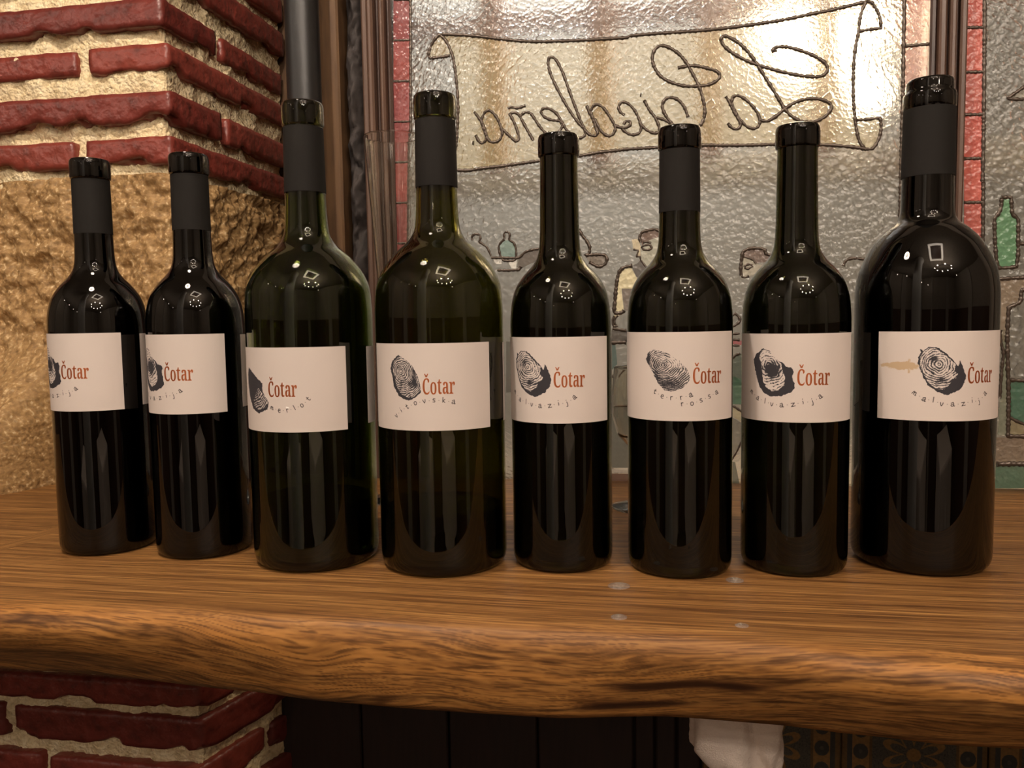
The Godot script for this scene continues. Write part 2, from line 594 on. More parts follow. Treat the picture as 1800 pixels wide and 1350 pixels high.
# ------------------------------------------------------------------ the pillar
func splay(p: Vector3) -> Vector3:
	# below the counter the return face of the pillar leans outwards towards the back
	if p.y < 0.97:
		p.x += maxf(0.0, 0.05 - p.z) * 0.30
	return p

func corner_sheet(x0: float, cx: float, fz: float, back: float, y0: float, y1: float, step: float, shape: Callable, st: SurfaceTool):
	# a rough skin on the front face (z = fz) that turns the corner at x = cx and runs back along the side face
	var path := []
	var rc := 0.016
	var nf := int((cx - x0 - rc) / step)
	for i in nf + 1:
		path.append([Vector3(lerpf(x0, cx - rc, float(i) / nf), 0, fz), Vector3(0, 0, 1)])
	for k in range(1, 8):
		var a: float = k / 8.0 * PI / 2
		path.append([Vector3(cx - rc + rc * sin(a), 0, fz - rc + rc * cos(a)), Vector3(sin(a), 0, cos(a))])
	var ns := int((fz - rc - back) / step)
	for i in ns + 1:
		path.append([Vector3(cx, 0, lerpf(fz - rc, back, float(i) / ns)), Vector3(1, 0, 0)])
	var nv := int((y1 - y0) / step)
	var rows := []
	for j in nv + 1:
		var row := []
		for q in path:
			var p: Vector3 = q[0]
			p.y = lerpf(y0, y1, float(j) / nv)
			row.append(splay(p + q[1] * shape.call(p)))
		rows.append(row)
	for j in nv:
		for i in path.size() - 1:
			quad(st, rows[j][i], rows[j][i + 1], rows[j + 1][i + 1], rows[j + 1][i])

func brick_mesh(lo: Vector3, hi: Vector3, seed_at: int) -> ArrayMesh:
	# a hand-made brick: rounded, uneven, its lower arris chipped
	var n := noise(28.0, seed_at, 3)
	var n2 := noise(90.0, seed_at + 1, 2)
	var chip := noise(16.0, seed_at + 2, 2)
	var st := begin()
	st.set_smooth_group(0)
	var mid := (lo + hi) * 0.5
	var half := (hi - lo) * 0.5
	var r := 0.0028
	for ax in 3:
		var u := (ax + 1) % 3
		var v := (ax + 2) % 3
		var nu := clampi(int(half[u] * 2 / 0.006), 4, 40)
		var nv := clampi(int(half[v] * 2 / 0.006), 4, 40)
		for s in [-1.0, 1.0]:
			var rows := []
			for j in nv + 1:
				var row := []
				for i in nu + 1:
					var q := Vector3.ZERO
					q[ax] = s * half[ax]
					q[u] = (2.0 * i / nu - 1.0) * half[u]
					q[v] = (2.0 * j / nv - 1.0) * half[v]
					var core := Vector3(clampf(q.x, -half.x + r, half.x - r), clampf(q.y, -half.y + r, half.y - r), clampf(q.z, -half.z + r, half.z - r))
					var d := (q - core).normalized()
					var p := mid + core + d * r
					var low := clampf((-(q.y) / half.y - 0.35) / 0.65, 0.0, 1.0)
					var bite := maxf(0.0, chip.get_noise_3dv(p) - 0.06) * 0.016 * low
					p += d * (n.get_noise_3dv(p) * 0.0015 + n2.get_noise_3dv(p) * 0.0007 - bite)
					p.y += bite * 0.5
					row.append(splay(p))
				rows.append(row)
			for j in nv:
				for i in nu:
					if s > 0:
						quad(st, rows[j][i], rows[j][i + 1], rows[j + 1][i + 1], rows[j + 1][i])
					else:
						quad(st, rows[j + 1][i], rows[j + 1][i + 1], rows[j][i + 1], rows[j][i])
	st.generate_normals()
	st.index()
	return st.commit()

func pillar():
	var t := structure("wall_left")
	tag(t, "corner pillar of glossy red painted bricks with thick cream mortar above a rough stone block", "pillar")
	var cx := -0.542
	var lump := noise(22.0, 301, 3)
	var grit := noise(120.0, 302, 2)
	var mort := func(p: Vector3) -> float: return -0.0105 + lump.get_noise_3dv(p) * 0.0070 + grit.get_noise_3dv(p) * 0.0024
	var st := begin()
	st.set_smooth_group(0)
	for part in [[1.385, 2.10], [0.30, 0.985]]:
		corner_sheet(-1.30, cx, 0.05, -0.244, part[0], part[1], 0.0042, mort, st)
	st.generate_normals()
	st.index()
	obj("mortar", st.commit(), M.mortar, t)
	obj("core", box(Vector3(-1.30, 0.0, -0.245), Vector3(cx - 0.028, 2.7, 0.020)), M.mortar, t)
	# courses above the stone: bottom, top, end of the front corner brick, end of the return corner brick
	var up := [[1.4115, 1.4425, -0.650, -0.30], [1.4575, 1.4915, -0.80, -0.058], [1.5155, 1.5455, -0.644, -0.30], [1.5620, 1.5925, -0.83, -0.062], [1.6150, 1.6480, -0.66, -0.30], [1.6650, 1.6980, -0.81, -0.06],
		[1.7150, 1.7480, -0.65, -0.30], [1.7650, 1.7980, -0.82, -0.06], [1.8150, 1.8480, -0.65, -0.30], [1.8650, 1.8980, -0.82, -0.06], [1.9150, 1.9480, -0.65, -0.30], [1.9650, 1.9980, -0.82, -0.06]]
	var down := [[0.7735, 0.8050, -0.93, -0.30], [0.7185, 0.7600, -0.798, -0.30], [0.6640, 0.7020, -0.745, -0.055], [0.6100, 0.6480, -0.80, -0.30], [0.5560, 0.5940, -0.75, -0.055], [0.5020, 0.5400, -0.80, -0.30], [0.4480, 0.4860, -0.74, -0.055], [0.3940, 0.4320, -0.80, -0.30], [0.3400, 0.3780, -0.76, -0.055], [0.8200, 0.8500, -0.78, -0.055], [0.8650, 0.8950, -0.93, -0.30], [0.9100, 0.9400, -0.78, -0.055]]
	var k := 0
	for c in up + down:
		var y0: float = c[0]
		var y1: float = c[1]
		var xe: float = c[2]
		var ze: float = maxf(c[3], -0.243)
		var front := 0.05 + 0.004 * sin(k * 2.3)
		var face := cx + 0.003 * sin(k * 1.7)
		obj("brick", brick_mesh(Vector3(xe, y0, ze), Vector3(face, y1, front), 400 + k * 7), M["brick%d" % (k % 4)], t)
		if c[3] > -0.25:
			obj("brick", brick_mesh(Vector3(cx - 0.11, y0 - 0.001, -0.243), Vector3(face - 0.001, y1 - 0.002, ze - 0.014), 403 + k * 7), M["brick%d" % ((k + 1) % 4)], t)
		var x1 := xe - 0.016
		var j := 0
		while x1 > -1.25:
			var x0 := maxf(-1.30, x1 - (0.20 if (k + j) % 2 == 0 else 0.19))
			obj("brick", brick_mesh(Vector3(x0, y0 + 0.001 * sin(k + j), -0.05), Vector3(x1, y1 + 0.0015 * sin(k * 2.0 + j), front + 0.002 * sin(j + k * 3.0)), 405 + k * 7 + j), M["brick%d" % ((k + j + 2) % 4)], t)
			x1 = x0 - 0.016
			j += 1
		k += 1
	# the rough stone block the bricks stand on
	var big := noise(7.0, 311, 3)
	var peb := noise(58.0, 312, 3, FastNoiseLite.TYPE_CELLULAR)
	peb.cellular_return_type = FastNoiseLite.RETURN_DISTANCE
	var mid := noise(34.0, 314, 4)
	var tiny := noise(160.0, 313, 2)
	var knob := func(p: Vector3) -> float:
		var bulge := (1.0 - smoothstep(-0.715, -0.668, p.x)) * (1.0 - smoothstep(1.06, 1.24, p.y)) * 0.125
		return 0.004 + big.get_noise_3dv(p) * 0.011 + peb.get_noise_3dv(p) * 0.011 + mid.get_noise_3dv(p) * 0.009 + tiny.get_noise_3dv(p) * 0.0012 + bulge
	var ss := begin()
	ss.set_smooth_group(0)
	corner_sheet(-1.30, cx - 0.002, 0.047, -0.244, 1.035, 1.402, 0.0024, knob, ss)
	ss.generate_normals()
	ss.index()
	obj("stone_block", ss.commit(), M.stone, t)

# ------------------------------------------------------------------ the counter
func along(xs: Array, vs: Array, x: float) -> float:
	if x <= xs[0]:
		return vs[0]
	for i in xs.size() - 1:
		if x <= xs[i + 1]:
			var f := smoothstep(0.0, 1.0, (x - xs[i]) / (xs[i + 1] - xs[i]))
			return lerpf(vs[i], vs[i + 1], f)
	return vs[-1]

func counter():
	var sx := [-0.9, -0.423, -0.308, -0.194, -0.088, 0.011, 0.10, 0.181, 0.35, 0.7]
	var sz := [0.456, 0.452, 0.444, 0.442, 0.438, 0.436, 0.448, 0.456, 0.458, 0.45]
	var bx := [-0.9, -0.47, -0.38, -0.268, -0.205, -0.147, -0.075, 0.012, 0.062, 0.11, 0.155, 0.20, 0.4]
	var bz := [0.424, 0.4236, 0.4227, 0.4306, 0.4366, 0.438, 0.4368, 0.4241, 0.425, 0.4299, 0.4339, 0.4321, 0.43]
	var wob := noise(9.0, 501, 2)
	var n := 300
	var st := begin()
	st.set_smooth_group(0)
	var rows := []
	for i in n + 1:
		var x := lerpf(-1.30, 1.20, float(i) / n)
		var e := along(sx, sz, x)
		var b := along(bx, bz, x)
		var sw := 0.004 * wob.get_noise_2d(x, 3.0)
		var row := []
		var back := 0.064 * (1.0 - smoothstep(-0.536, -0.530, x))
		for k in 15:
			row.append(Vector3(x, TOP, lerpf(back, e - 0.014, k / 14.0)))
		# from the flat top over the shoulder, down the bark side and under
		var p0 := Vector2(e - 0.014, TOP)
		var p1 := Vector2(e - 0.002, TOP)
		var p2 := Vector2(e + 0.004 + sw, TOP - 0.003)
		var p3 := Vector2(e + 0.006 + sw, TOP - 0.014)
		var p4 := Vector2(b + 0.008, TOP - 0.044)
		var p5 := Vector2(b, TOP - 0.056)
		for k in range(1, 11):
			var q := p0.bezier_interpolate(p1, p2, p3, k / 10.0)
			row.append(Vector3(x, q.y, q.x))
		for k in range(1, 11):
			var q := p3.bezier_interpolate(p3 + Vector2(0.001, -0.012), p4, p5, k / 10.0)
			row.append(Vector3(x, q.y, q.x))
		for k in range(1, 7):
			row.append(Vector3(x, TOP - 0.058 - 0.004 * minf(1.0, k / 2.0), lerpf(b - 0.004, back, k / 6.0)))
		row.append(Vector3(x, TOP, back))
		rows.append(row)
	var m: int = rows[0].size()
	for i in n:
		var va := 0.0
		var wa := 0.0
		for k in m - 1:
			var vb: float = va + rows[i][k].distance_to(rows[i][k + 1])
			var wb: float = wa + rows[i + 1][k].distance_to(rows[i + 1][k + 1])
			var q := [[i, k, va], [i, k + 1, vb], [i + 1, k + 1, wb], [i + 1, k, wa]]
			for w in [0, 2, 1, 0, 3, 2]:
				var p: Vector3 = rows[q[w][0]][q[w][1]]
				st.set_uv(Vector2((p.x + 0.8) / 1.3, q[w][2] / 0.62))
				st.add_vertex(p)
			va = vb
			wa = wb
	for e in [0, n]:
		for k in range(1, m - 2):
			var tri := [rows[e][0], rows[e][k], rows[e][k + 1]] if e == n else [rows[e][0], rows[e][k + 1], rows[e][k]]
			for p in tri:
				st.set_uv(Vector2(p.z, p.y))
				st.add_vertex(p)
	st.generate_normals()
	var t := obj("counter", st.commit(), M.wood)
	tag(t, "thick varnished wooden counter slab with a wavy live front edge", "counter")

# ------------------------------------------------------------------ windows
func paint(pane: Node3D, called: String, c: Color, cover: float, flat: Array):
	var pts := pairs(flat)
	for i in pts.size():
		pts[i] *= 0.001
	if Geometry2D.is_polygon_clockwise(pts):
		pts.reverse()
	var tri := Geometry2D.triangulate_polygon(pts)
	if tri.is_empty():
		print("not triangulated: ", called, " ", flat.slice(0, 4))
		return
	var st := begin()
	st.set_smooth_group(-1)
	var h := 0.0007
	var z := 0.0001
	for i in range(0, tri.size(), 3):
		var a := pts[tri[i]]
		var b := pts[tri[i + 1]]
		var c2 := pts[tri[i + 2]]
		if (b - a).cross(c2 - a) < 0:
			var s := b
			b = c2
			c2 = s
		for q in [a, c2, b]:
			st.add_vertex(Vector3(q.x, q.y, z + h))
	var n := pts.size()
	for i in n:
		var a := pts[i]
		var b := pts[(i + 1) % n]
		quad(st, Vector3(a.x, a.y, z), Vector3(b.x, b.y, z), Vector3(b.x, b.y, z + h), Vector3(a.x, a.y, z + h))
	st.generate_normals()
	var key := "paint%s%f" % [c.to_html(), cover]
	if not cache.has(key):
		var m := plain(Color(c.r, c.g, c.b, cover), 0.26)
		m.transparency = BaseMaterial3D.TRANSPARENCY_ALPHA
		m.normal_enabled = true
		m.normal_texture = M.hammer
		m.normal_scale = 0.8
		m.backlight_enabled = true
		m.backlight = Color(0.5, 0.5, 0.5)
		cache[key] = world_tri(m, 8.5)
	obj(called, st.commit(), cache[key], pane)

func stroke(pane: Node3D, wide: float, flat: Array):
	var pts := pairs(flat)
	for i in pts.size():
		pts[i] *= 0.001
	var line := smooth_line(pts, 0.0025)
	var p3 := PackedVector3Array()
	for p in line:
		p3.append(Vector3(p.x, p.y, 0.0008))
	obj("raised_outline", tube(p3, wide * 0.001, 8, 0.75, int(abs(flat[0]))), M.outline, pane)

func windows():
	var w1 := structure("window_1", Vector3(0, TOP, 0))
	var w2 := structure("window_2", Vector3(0, TOP, 0))
	var pane_one := obj("glass_pane", box(Vector3(-0.298, -0.004, -0.005), Vector3(0.264, 0.90, 0.0), 0.0003), M.pane, w1)
	var pane_two := obj("glass_pane", box(Vector3(0.291, -0.004, -0.005), Vector3(0.95, 0.90, 0.0), 0.0003), M.pane, w2)
	# frames: moulded uprights, each step a piece of its own
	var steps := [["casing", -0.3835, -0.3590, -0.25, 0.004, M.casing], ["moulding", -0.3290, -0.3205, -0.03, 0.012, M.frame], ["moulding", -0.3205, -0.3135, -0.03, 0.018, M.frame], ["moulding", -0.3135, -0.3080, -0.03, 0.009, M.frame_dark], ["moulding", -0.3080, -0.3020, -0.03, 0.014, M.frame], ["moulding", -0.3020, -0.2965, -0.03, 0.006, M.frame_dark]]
	for s in steps:
		obj(s[0], box(Vector3(s[1], -0.01, s[3]), Vector3(s[2], 0.93, s[4]), 0.0022), s[5], w1)
	obj("bark_strip", bark_mesh(), M.bark, w1)
	var mid := structure("trim_3", Vector3(0, TOP, 0))
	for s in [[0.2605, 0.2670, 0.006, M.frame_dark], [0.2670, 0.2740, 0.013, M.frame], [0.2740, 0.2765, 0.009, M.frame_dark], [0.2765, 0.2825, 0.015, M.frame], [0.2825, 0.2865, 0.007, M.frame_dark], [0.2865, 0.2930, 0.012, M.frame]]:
		obj("moulding", box(Vector3(s[0], -0.01, -0.03), Vector3(s[1], 0.93, s[2]), 0.0018), s[3], mid)
	obj("rail", box(Vector3(-0.30, 0.895, -0.03), Vector3(0.98, 0.93, 0.010), 0.003), M.frame, mid)
	obj("jamb", box(Vector3(0.945, -0.01, -0.03), Vector3(0.985, 0.93, 0.012), 0.003), M.frame, mid)
	# the outer casement of wooden bars behind the painted glass
	var g := thing("window_grid", "brown wooden window bars seen dimly behind the banner glass", "window bars", Vector3(0, TOP, -0.085))
	for k in 9:
		var x := -0.1985 + k * 0.1255
		obj("upright_bar", box(Vector3(x - 0.012, 0.36, -0.012), Vector3(x + 0.012, 0.93, 0.012), 0.003), M.bar, g)
	for y in [0.528, 0.78]:
		obj("cross_bar", box(Vector3(-0.36, y - 0.010, -0.009), Vector3(0.98, y + 0.010, 0.009), 0.003), M.bar, g)
	obj("bottom_rail", box(Vector3(-0.36, 0.33, -0.009), Vector3(0.98, 0.362, 0.009), 0.003), M.pale, g)
	var one := pane_one
	var two := pane_two
	paint(one, "painted_banner", Color8(216, 196, 130), 0.30, [-244.6, 493.3, -239.9, 494.7, -230.7, 494, -215.5, 492.2, -197.3, 489.4, -174.8, 485.1, -152.5, 481.3, -137.7, 479.5, -123, 478.4, -93.8, 477.2, -65, 476.4, -36.5, 476, -33.8, 477.5, -5.7, 477.8, 22.1, 477.4, 49.6, 477.4, 76.8, 478.3, 103.6, 480, 115.6, 480.9, 131.4, 482.7, 149.8, 485.2, 169.3, 487.6, 188.6, 490.7, 201.3, 493, 197.6, 484.7, 195.3, 474.3, 194.8, 464.4, 192.4, 452.1, 190.7, 436.3, 190.4, 416.3, 190.7, 400.2, 191.5, 389.5, 193, 376, 195.2, 362.4, 198.6, 352.8, 203.9, 347.8, 193.5, 349.7, 177.8, 352.2, 159.4, 354.2, 115.4, 356.9, 91.1, 357.4, 63.8, 358.6, 41.7, 360, -5.9, 360.2, -41.5, 359.9, -44.2, 359.3, -65.8, 358.3, -90.6, 355.3, -133.5, 352.4, -154.5, 350.5, -177.2, 348.7, -197, 347.5, -212.4, 346, -227.8, 347.2, -227.7, 365.2, -225.7, 373.9, -224.3, 385.6, -223.3, 400.2, -222.5, 414.8, -222.9, 429.4, -223.9, 444, -225.4, 458.6, -227.4, 470.3, -230.3, 477.8, -235.5, 488.3])
	paint(one, "painted_curl", Color8(214, 192, 128), 0.30, [-252.8, 470.7, -253.5, 475.1, -251, 483.6, -247, 489.9, -241.5, 493.3, -236.2, 488.3, -232.5, 482.3, -229.6, 474.8, -228.9, 471.6])
	paint(one, "painted_curl", Color8(220, 200, 140), 0.30, [193.7, 376.6, 216.2, 377.5, 217.1, 366.5, 214.7, 355.9, 210.3, 348.8, 204.5, 348.4, 198.6, 353.4, 195.8, 362.3])
	paint(one, "painted_brick", Color8(150, 62, 62), 0.80, [-285.4, 832, -267.2, 829.7, -268.2, 790.4, -286.5, 792.6])
	paint(one, "painted_brick", Color8(142, 58, 58), 0.80, [-286.6, 790.8, -268.3, 788.7, -269.3, 749.1, -287.7, 751.1])
	paint(one, "painted_brick", Color8(158, 68, 64), 0.80, [-287.8, 748.7, -269.4, 746.7, -270.5, 706.8, -288.9, 708.7])
	paint(one, "painted_brick", Color8(150, 62, 62), 0.80, [-288.9, 706.9, -270.5, 705.1, -271.6, 664.8, -290.1, 666.6])
	paint(one, "painted_brick", Color8(142, 58, 58), 0.80, [-290.1, 664.2, -271.6, 662.5, -272.7, 621.9, -291.3, 623.5])
	paint(one, "painted_brick", Color8(158, 68, 64), 0.80, [-291.3, 621.7, -272.8, 620.1, -273.9, 579.3, -292.5, 580.7])
	paint(one, "painted_brick", Color8(150, 62, 62), 0.80, [-292.6, 578.3, -273.9, 576.9, -275, 535.7, -293.7, 536.9])
	paint(one, "painted_brick", Color8(142, 58, 58), 0.80, [-293.8, 535.1, -275.1, 533.8, -276.2, 492.3, -295, 493.4])
	paint(one, "painted_brick", Color8(158, 68, 64), 0.80, [-295, 491.6, -276.2, 490.5, -277.3, 448.6, -296.2, 449.6])
	paint(one, "painted_brick", Color8(150, 62, 62), 0.80, [-296.3, 447.1, -277.4, 446.1, -278.5, 403.9, -297.5, 404.7])
	paint(one, "painted_brick", Color8(142, 58, 58), 0.80, [-297.5, 402.9, -278.6, 402.1, -279.7, 359.5, -298.7, 360.2])
	paint(one, "painted_brick", Color8(158, 68, 64), 0.80, [-298.8, 357.6, -279.8, 357, -280.9, 314.1, -300, 314.6])
	paint(one, "painted_brick", Color8(150, 62, 62), 0.80, [-300.1, 312.7, -280.9, 312.2, -282.1, 269, -301.3, 269.3])
	paint(one, "painted_brick", Color8(142, 58, 58), 0.80, [-301.4, 267.4, -282.1, 267.1, -283.3, 223.5, -302.6, 223.6])
	paint(one, "painted_brick", Color8(158, 68, 64), 0.80, [-302.7, 221, -283.4, 220.9, -284.5, 176.9, -303.9, 176.9])
	paint(one, "painted_brick", Color8(150, 62, 62), 0.80, [-304, 174.9, -284.6, 175, -285.8, 130.7, -305.2, 130.4])
	paint(one, "painted_brick", Color8(142, 58, 58), 0.80, [-305.3, 128.5, -285.8, 128.7, -287, 84, -306.6, 83.6])
	paint(one, "painted_brick", Color8(158, 68, 64), 0.80, [-306.6, 81, -287.1, 81.4, -288.3, 36.3, -307.9, 35.7])
	paint(one, "painted_brick", Color8(150, 62, 62), 0.80, [-308, 33, -288.3, 33.6, -289.5, -11.8, -309.3, -12.6])
	paint(one, "painted_brick", Color8(214, 120, 100), 0.45, [232.5, 763.1, 253.6, 762.2, 254.5, 720.4, 233.1, 721.7])
	paint(one, "painted_brick", Color8(206, 112, 94), 0.45, [233.4, 719, 254.6, 718.3, 255.6, 676.2, 234, 677.2])
	paint(one, "painted_brick", Color8(218, 128, 104), 0.45, [234.3, 674.5, 255.6, 674, 256.6, 631.5, 234.9, 632.4])
	paint(one, "painted_brick", Color8(214, 120, 100), 0.45, [235.3, 629.7, 256.6, 629.4, 257.6, 586.5, 235.9, 587.2])
	paint(one, "painted_brick", Color8(206, 112, 94), 0.45, [236.2, 584.5, 257.6, 584.4, 258.6, 541.2, 236.8, 541.6])
	paint(one, "painted_brick", Color8(218, 128, 104), 0.45, [237.1, 538.9, 258.7, 539, 259.7, 495.4, 237.8, 495.6])
	paint(one, "painted_brick", Color8(214, 120, 100), 0.45, [238.1, 492.9, 259.7, 493.2, 260.7, 449.3, 238.7, 449.3])
	paint(one, "painted_brick", Color8(206, 112, 94), 0.45, [239.1, 445.4, 260.8, 446, 261.8, 401.7, 239.7, 401.4])
	paint(one, "painted_brick", Color8(218, 128, 104), 0.45, [240, 398.6, 261.8, 399.4, 262.9, 354.7, 240.7, 354.2])
	paint(one, "painted_brick", Color8(214, 120, 100), 0.45, [241, 351.4, 262.9, 352.5, 263.9, 307.4, 241.7, 306.7])
	paint(one, "painted_brick", Color8(206, 112, 94), 0.45, [242, 303.8, 264, 305.1, 265, 259.6, 242.7, 258.7])
	paint(one, "painted_brick", Color8(218, 128, 104), 0.45, [243, 255.8, 265.1, 257.3, 266.1, 211.5, 243.7, 210.3])
	paint(one, "painted_brick", Color8(214, 120, 100), 0.45, [244, 207.4, 266.2, 209.2, 267.2, 162.9, 244.7, 161.4])
	paint(one, "painted_brick", Color8(206, 112, 94), 0.45, [245, 158.5, 267.3, 160.5, 268.3, 113.9, 245.7, 112.2])
	paint(one, "painted_brick", Color8(218, 128, 104), 0.45, [246, 109.2, 268.4, 111.5, 269.5, 64.4, 246.7, 62.5])
	paint(one, "painted_brick", Color8(214, 120, 100), 0.45, [247.1, 59.5, 269.5, 62.1, 270.6, 14.5, 247.8, 12.3])
	paint(two, "painted_brick", Color8(196, 84, 74), 0.85, [285.5, 745.8, 301.9, 743.7, 302.7, 706.5, 286.5, 708.3])
	paint(two, "painted_brick", Color8(202, 92, 80), 0.85, [286.6, 705.7, 303, 703.8, 303.8, 666.3, 287.5, 668])
	paint(two, "painted_brick", Color8(190, 88, 78), 0.85, [287.6, 665.4, 304.1, 663.6, 304.9, 625.8, 288.6, 627.4])
	paint(two, "painted_brick", Color8(196, 84, 74), 0.85, [288.6, 624.7, 305.2, 623.1, 306, 584.9, 289.6, 586.4])
	paint(two, "painted_brick", Color8(202, 92, 80), 0.85, [289.7, 583.7, 306.3, 582.2, 307.1, 543.8, 290.7, 545.1])
	paint(two, "painted_brick", Color8(190, 88, 78), 0.85, [290.7, 542.4, 307.5, 541.1, 308.3, 502.4, 291.7, 503.5])
	paint(two, "painted_brick", Color8(196, 84, 74), 0.85, [291.8, 500.8, 308.6, 499.6, 309.4, 460.8, 292.8, 461.8])
	paint(two, "painted_brick", Color8(202, 92, 80), 0.85, [292.9, 459.1, 309.7, 458.1, 310.5, 418.1, 293.9, 419])
	paint(two, "painted_brick", Color8(190, 88, 78), 0.85, [294, 416.2, 310.9, 415.3, 311.7, 376.9, 295, 377.7])
	paint(two, "painted_brick", Color8(196, 84, 74), 0.85, [295.1, 374.9, 312, 374.2, 312.8, 334.2, 296.1, 334.8])
	paint(two, "painted_brick", Color8(202, 92, 80), 0.85, [296.2, 332, 313.2, 331.4, 314, 291.1, 297.2, 291.5])
	paint(two, "painted_brick", Color8(190, 88, 78), 0.85, [297.3, 288.7, 314.3, 288.3, 315.2, 247.5, 298.3, 247.7])
	paint(two, "painted_brick", Color8(196, 84, 74), 0.85, [298.4, 244.9, 315.5, 244.6, 316.4, 203.7, 299.4, 203.8])
	paint(two, "painted_brick", Color8(202, 92, 80), 0.85, [299.5, 200.9, 316.7, 200.9, 317.6, 159.6, 300.6, 159.6])
	paint(two, "painted_brick", Color8(190, 88, 78), 0.85, [300.7, 156.7, 317.9, 156.7, 318.8, 115.2, 301.7, 114.9])
	paint(two, "painted_brick", Color8(196, 84, 74), 0.85, [301.8, 112, 319.1, 112.3, 320, 70.4, 302.9, 70])
	paint(two, "painted_brick", Color8(202, 92, 80), 0.85, [303, 67, 320.4, 67.5, 321.2, 25.2, 304.1, 24.7])
	paint(one, "painted_bottle", Color8(128, 158, 150), 0.70, [-172.3, 267.8, -167.1, 267.7, -162.9, 264.8, -160.2, 258.6, -160.4, 249.1, -173.2, 249.5, -177.5, 252.4, -178.7, 260.3, -176.9, 264.4])
	paint(one, "pale_block", Color8(226, 224, 216), 0.80, [-185.6, 247.1, -176.2, 246.8, -176.3, 241.9, -182.5, 242.1])  # two pale blocks laid on the glass
	paint(one, "pale_block", Color8(230, 230, 222), 0.80, [-170.3, 246.4, -159, 246.1, -159.9, 236.3, -164.8, 236.5])
	paint(one, "painted_hat", Color8(92, 80, 70), 0.70, [-156.6, 247.9, -150.3, 253.6, -142.3, 256, -133.8, 257.2, -134, 244.5, -143.7, 241.4, -156.8, 235.1, -159, 238.5])
	paint(one, "painted_hat", Color8(120, 106, 92), 0.70, [-83.2, 247.9, -72.1, 248.9, -62.5, 247.9, -60.1, 244.6, -62.3, 239.2, -68.9, 236.8, -78.8, 241.8])
	paint(one, "painted_hair", Color8(112, 88, 76), 0.85, [-22.8, 261, -24.1, 265.7, -22.1, 270.5, -17, 272.4, -8.4, 273.7, 1.2, 270.7, 1.2, 265.9, -4.7, 266.1, -12.7, 263.5, -18.1, 260.4, -21.9, 258])
	paint(one, "painted_face", Color8(196, 196, 176), 0.60, [-21.9, 257.5, -17.6, 260.2, -12.8, 263, -4.7, 265.6, 5.4, 266.3, 5.4, 238.3, -11.7, 234.5, -17.7, 235.7, -23, 242.9, -23.3, 247.8])
	paint(one, "painted_ear", Color8(222, 208, 172), 0.70, [-32.7, 264.1, -25.7, 264.6, -23.3, 256.5, -23.6, 246.2, -27.3, 246.3, -26.2, 252.2, -31.1, 253.5])
	paint(one, "painted_collar", Color8(92, 86, 82), 0.80, [-32.8, 235.9, -26.3, 238.7, -23.6, 242.4, -18.2, 235.7, -9.6, 233.3, -18.2, 219.5, -28, 224.1, -31.2, 230.7])
	paint(one, "painted_sleeve", Color8(232, 222, 180), 0.85, [-33.9, 234.5, -42.6, 232.1, -46.5, 225.6, -48.4, 211.4, -50.3, 187.3, -41.7, 187.2, -44.1, 211.9, -31.3, 211.6, -26.9, 221.9])
	paint(one, "painted_apron", Color8(120, 108, 98), 0.80, [-43.9, 211.9, -31.3, 211.6, -31.4, 188.1, -41, 188])
	paint(one, "painted_hand", Color8(214, 200, 166), 0.80, [-51.3, 184.6, -42.3, 185.5, -48, 182, -51.3, 178.5, -50.9, 174.1, -48.4, 171.5, -52.5, 171.3, -53.5, 176.4, -52.4, 181.8])
	paint(one, "painted_table", Color8(70, 62, 56), 0.80, [-55, 166.4, -31.4, 166.1, -31.5, 153.5, -55.1, 153.4])
	paint(one, "painted_bottle", Color8(66, 92, 86), 0.80, [-54.6, 150.9, -50.9, 150.9, -49.1, 129.7, -54.7, 123.4])
	paint(one, "painted_hair", Color8(118, 100, 92), 0.85, [82.3, 241.8, 83.9, 247.4, 89.3, 250.2, 96.5, 250.5, 104.1, 249.3, 106.5, 244.6, 111.9, 242.5, 111.9, 237.3, 97.1, 235, 93.5, 239, 88.3, 241.3])
	paint(one, "painted_face", Color8(198, 192, 172), 0.60, [82.3, 241.3, 88.3, 240.8, 93.3, 238.6, 97.1, 234.5, 105.8, 232.2, 105.9, 222.6, 89.5, 222.2, 85.3, 220.8, 81.8, 222, 81.5, 230.7])
	paint(one, "painted_leaf", Color8(60, 78, 62), 0.75, [72.9, 133.3, 76.5, 138.2, 86.9, 140.8, 87.1, 106.2, 73, 106.2])
	paint(one, "painted_leaf", Color8(52, 104, 74), 0.80, [71.2, 116.8, 92.4, 109.4, 92.6, 85, 71.4, 86.2])
	paint(one, "painted_ribbon", Color8(176, 90, 96), 0.80, [71.2, 154.4, 86.8, 153.7, 86.8, 149.4, 71.2, 149.5])
	paint(one, "painted_tablecloth", Color8(126, 124, 108), 0.85, [-77.4, 98.3, -64.8, 107.8, -40.5, 125.3, 9.1, 154, 9, 84.7, -77.5, 84.4])
	paint(one, "painted_skirt", Color8(98, 100, 88), 0.85, [-77.5, 82.5, 45.2, 83.6, 45.4, 16.5, -78.1, 14.3])
	paint(one, "painted_wall", Color8(92, 88, 78), 0.80, [-172.5, 155.9, -64.5, 149.8, -57.1, 147.2, -57.2, 120.3, -77.4, 102.1, -173.5, 98.3])
	paint(one, "painted_tablecloth", Color8(196, 186, 150), 0.80, [71.4, 84.3, 77.3, 81.3, 86.8, 74, 86.9, 64.8, 71.5, 73.9])
	paint(one, "painted_trousers", Color8(120, 116, 102), 0.60, [71.5, 72.7, 86.9, 63.5, 86.9, 56.8, 79.4, 38.2, 71.7, 26.9])
	paint(one, "painted_floor", Color8(64, 78, 66), 0.70, [71.7, 23.2, 76.5, 23.3, 81.4, -1.5, 71.9, -1.7])
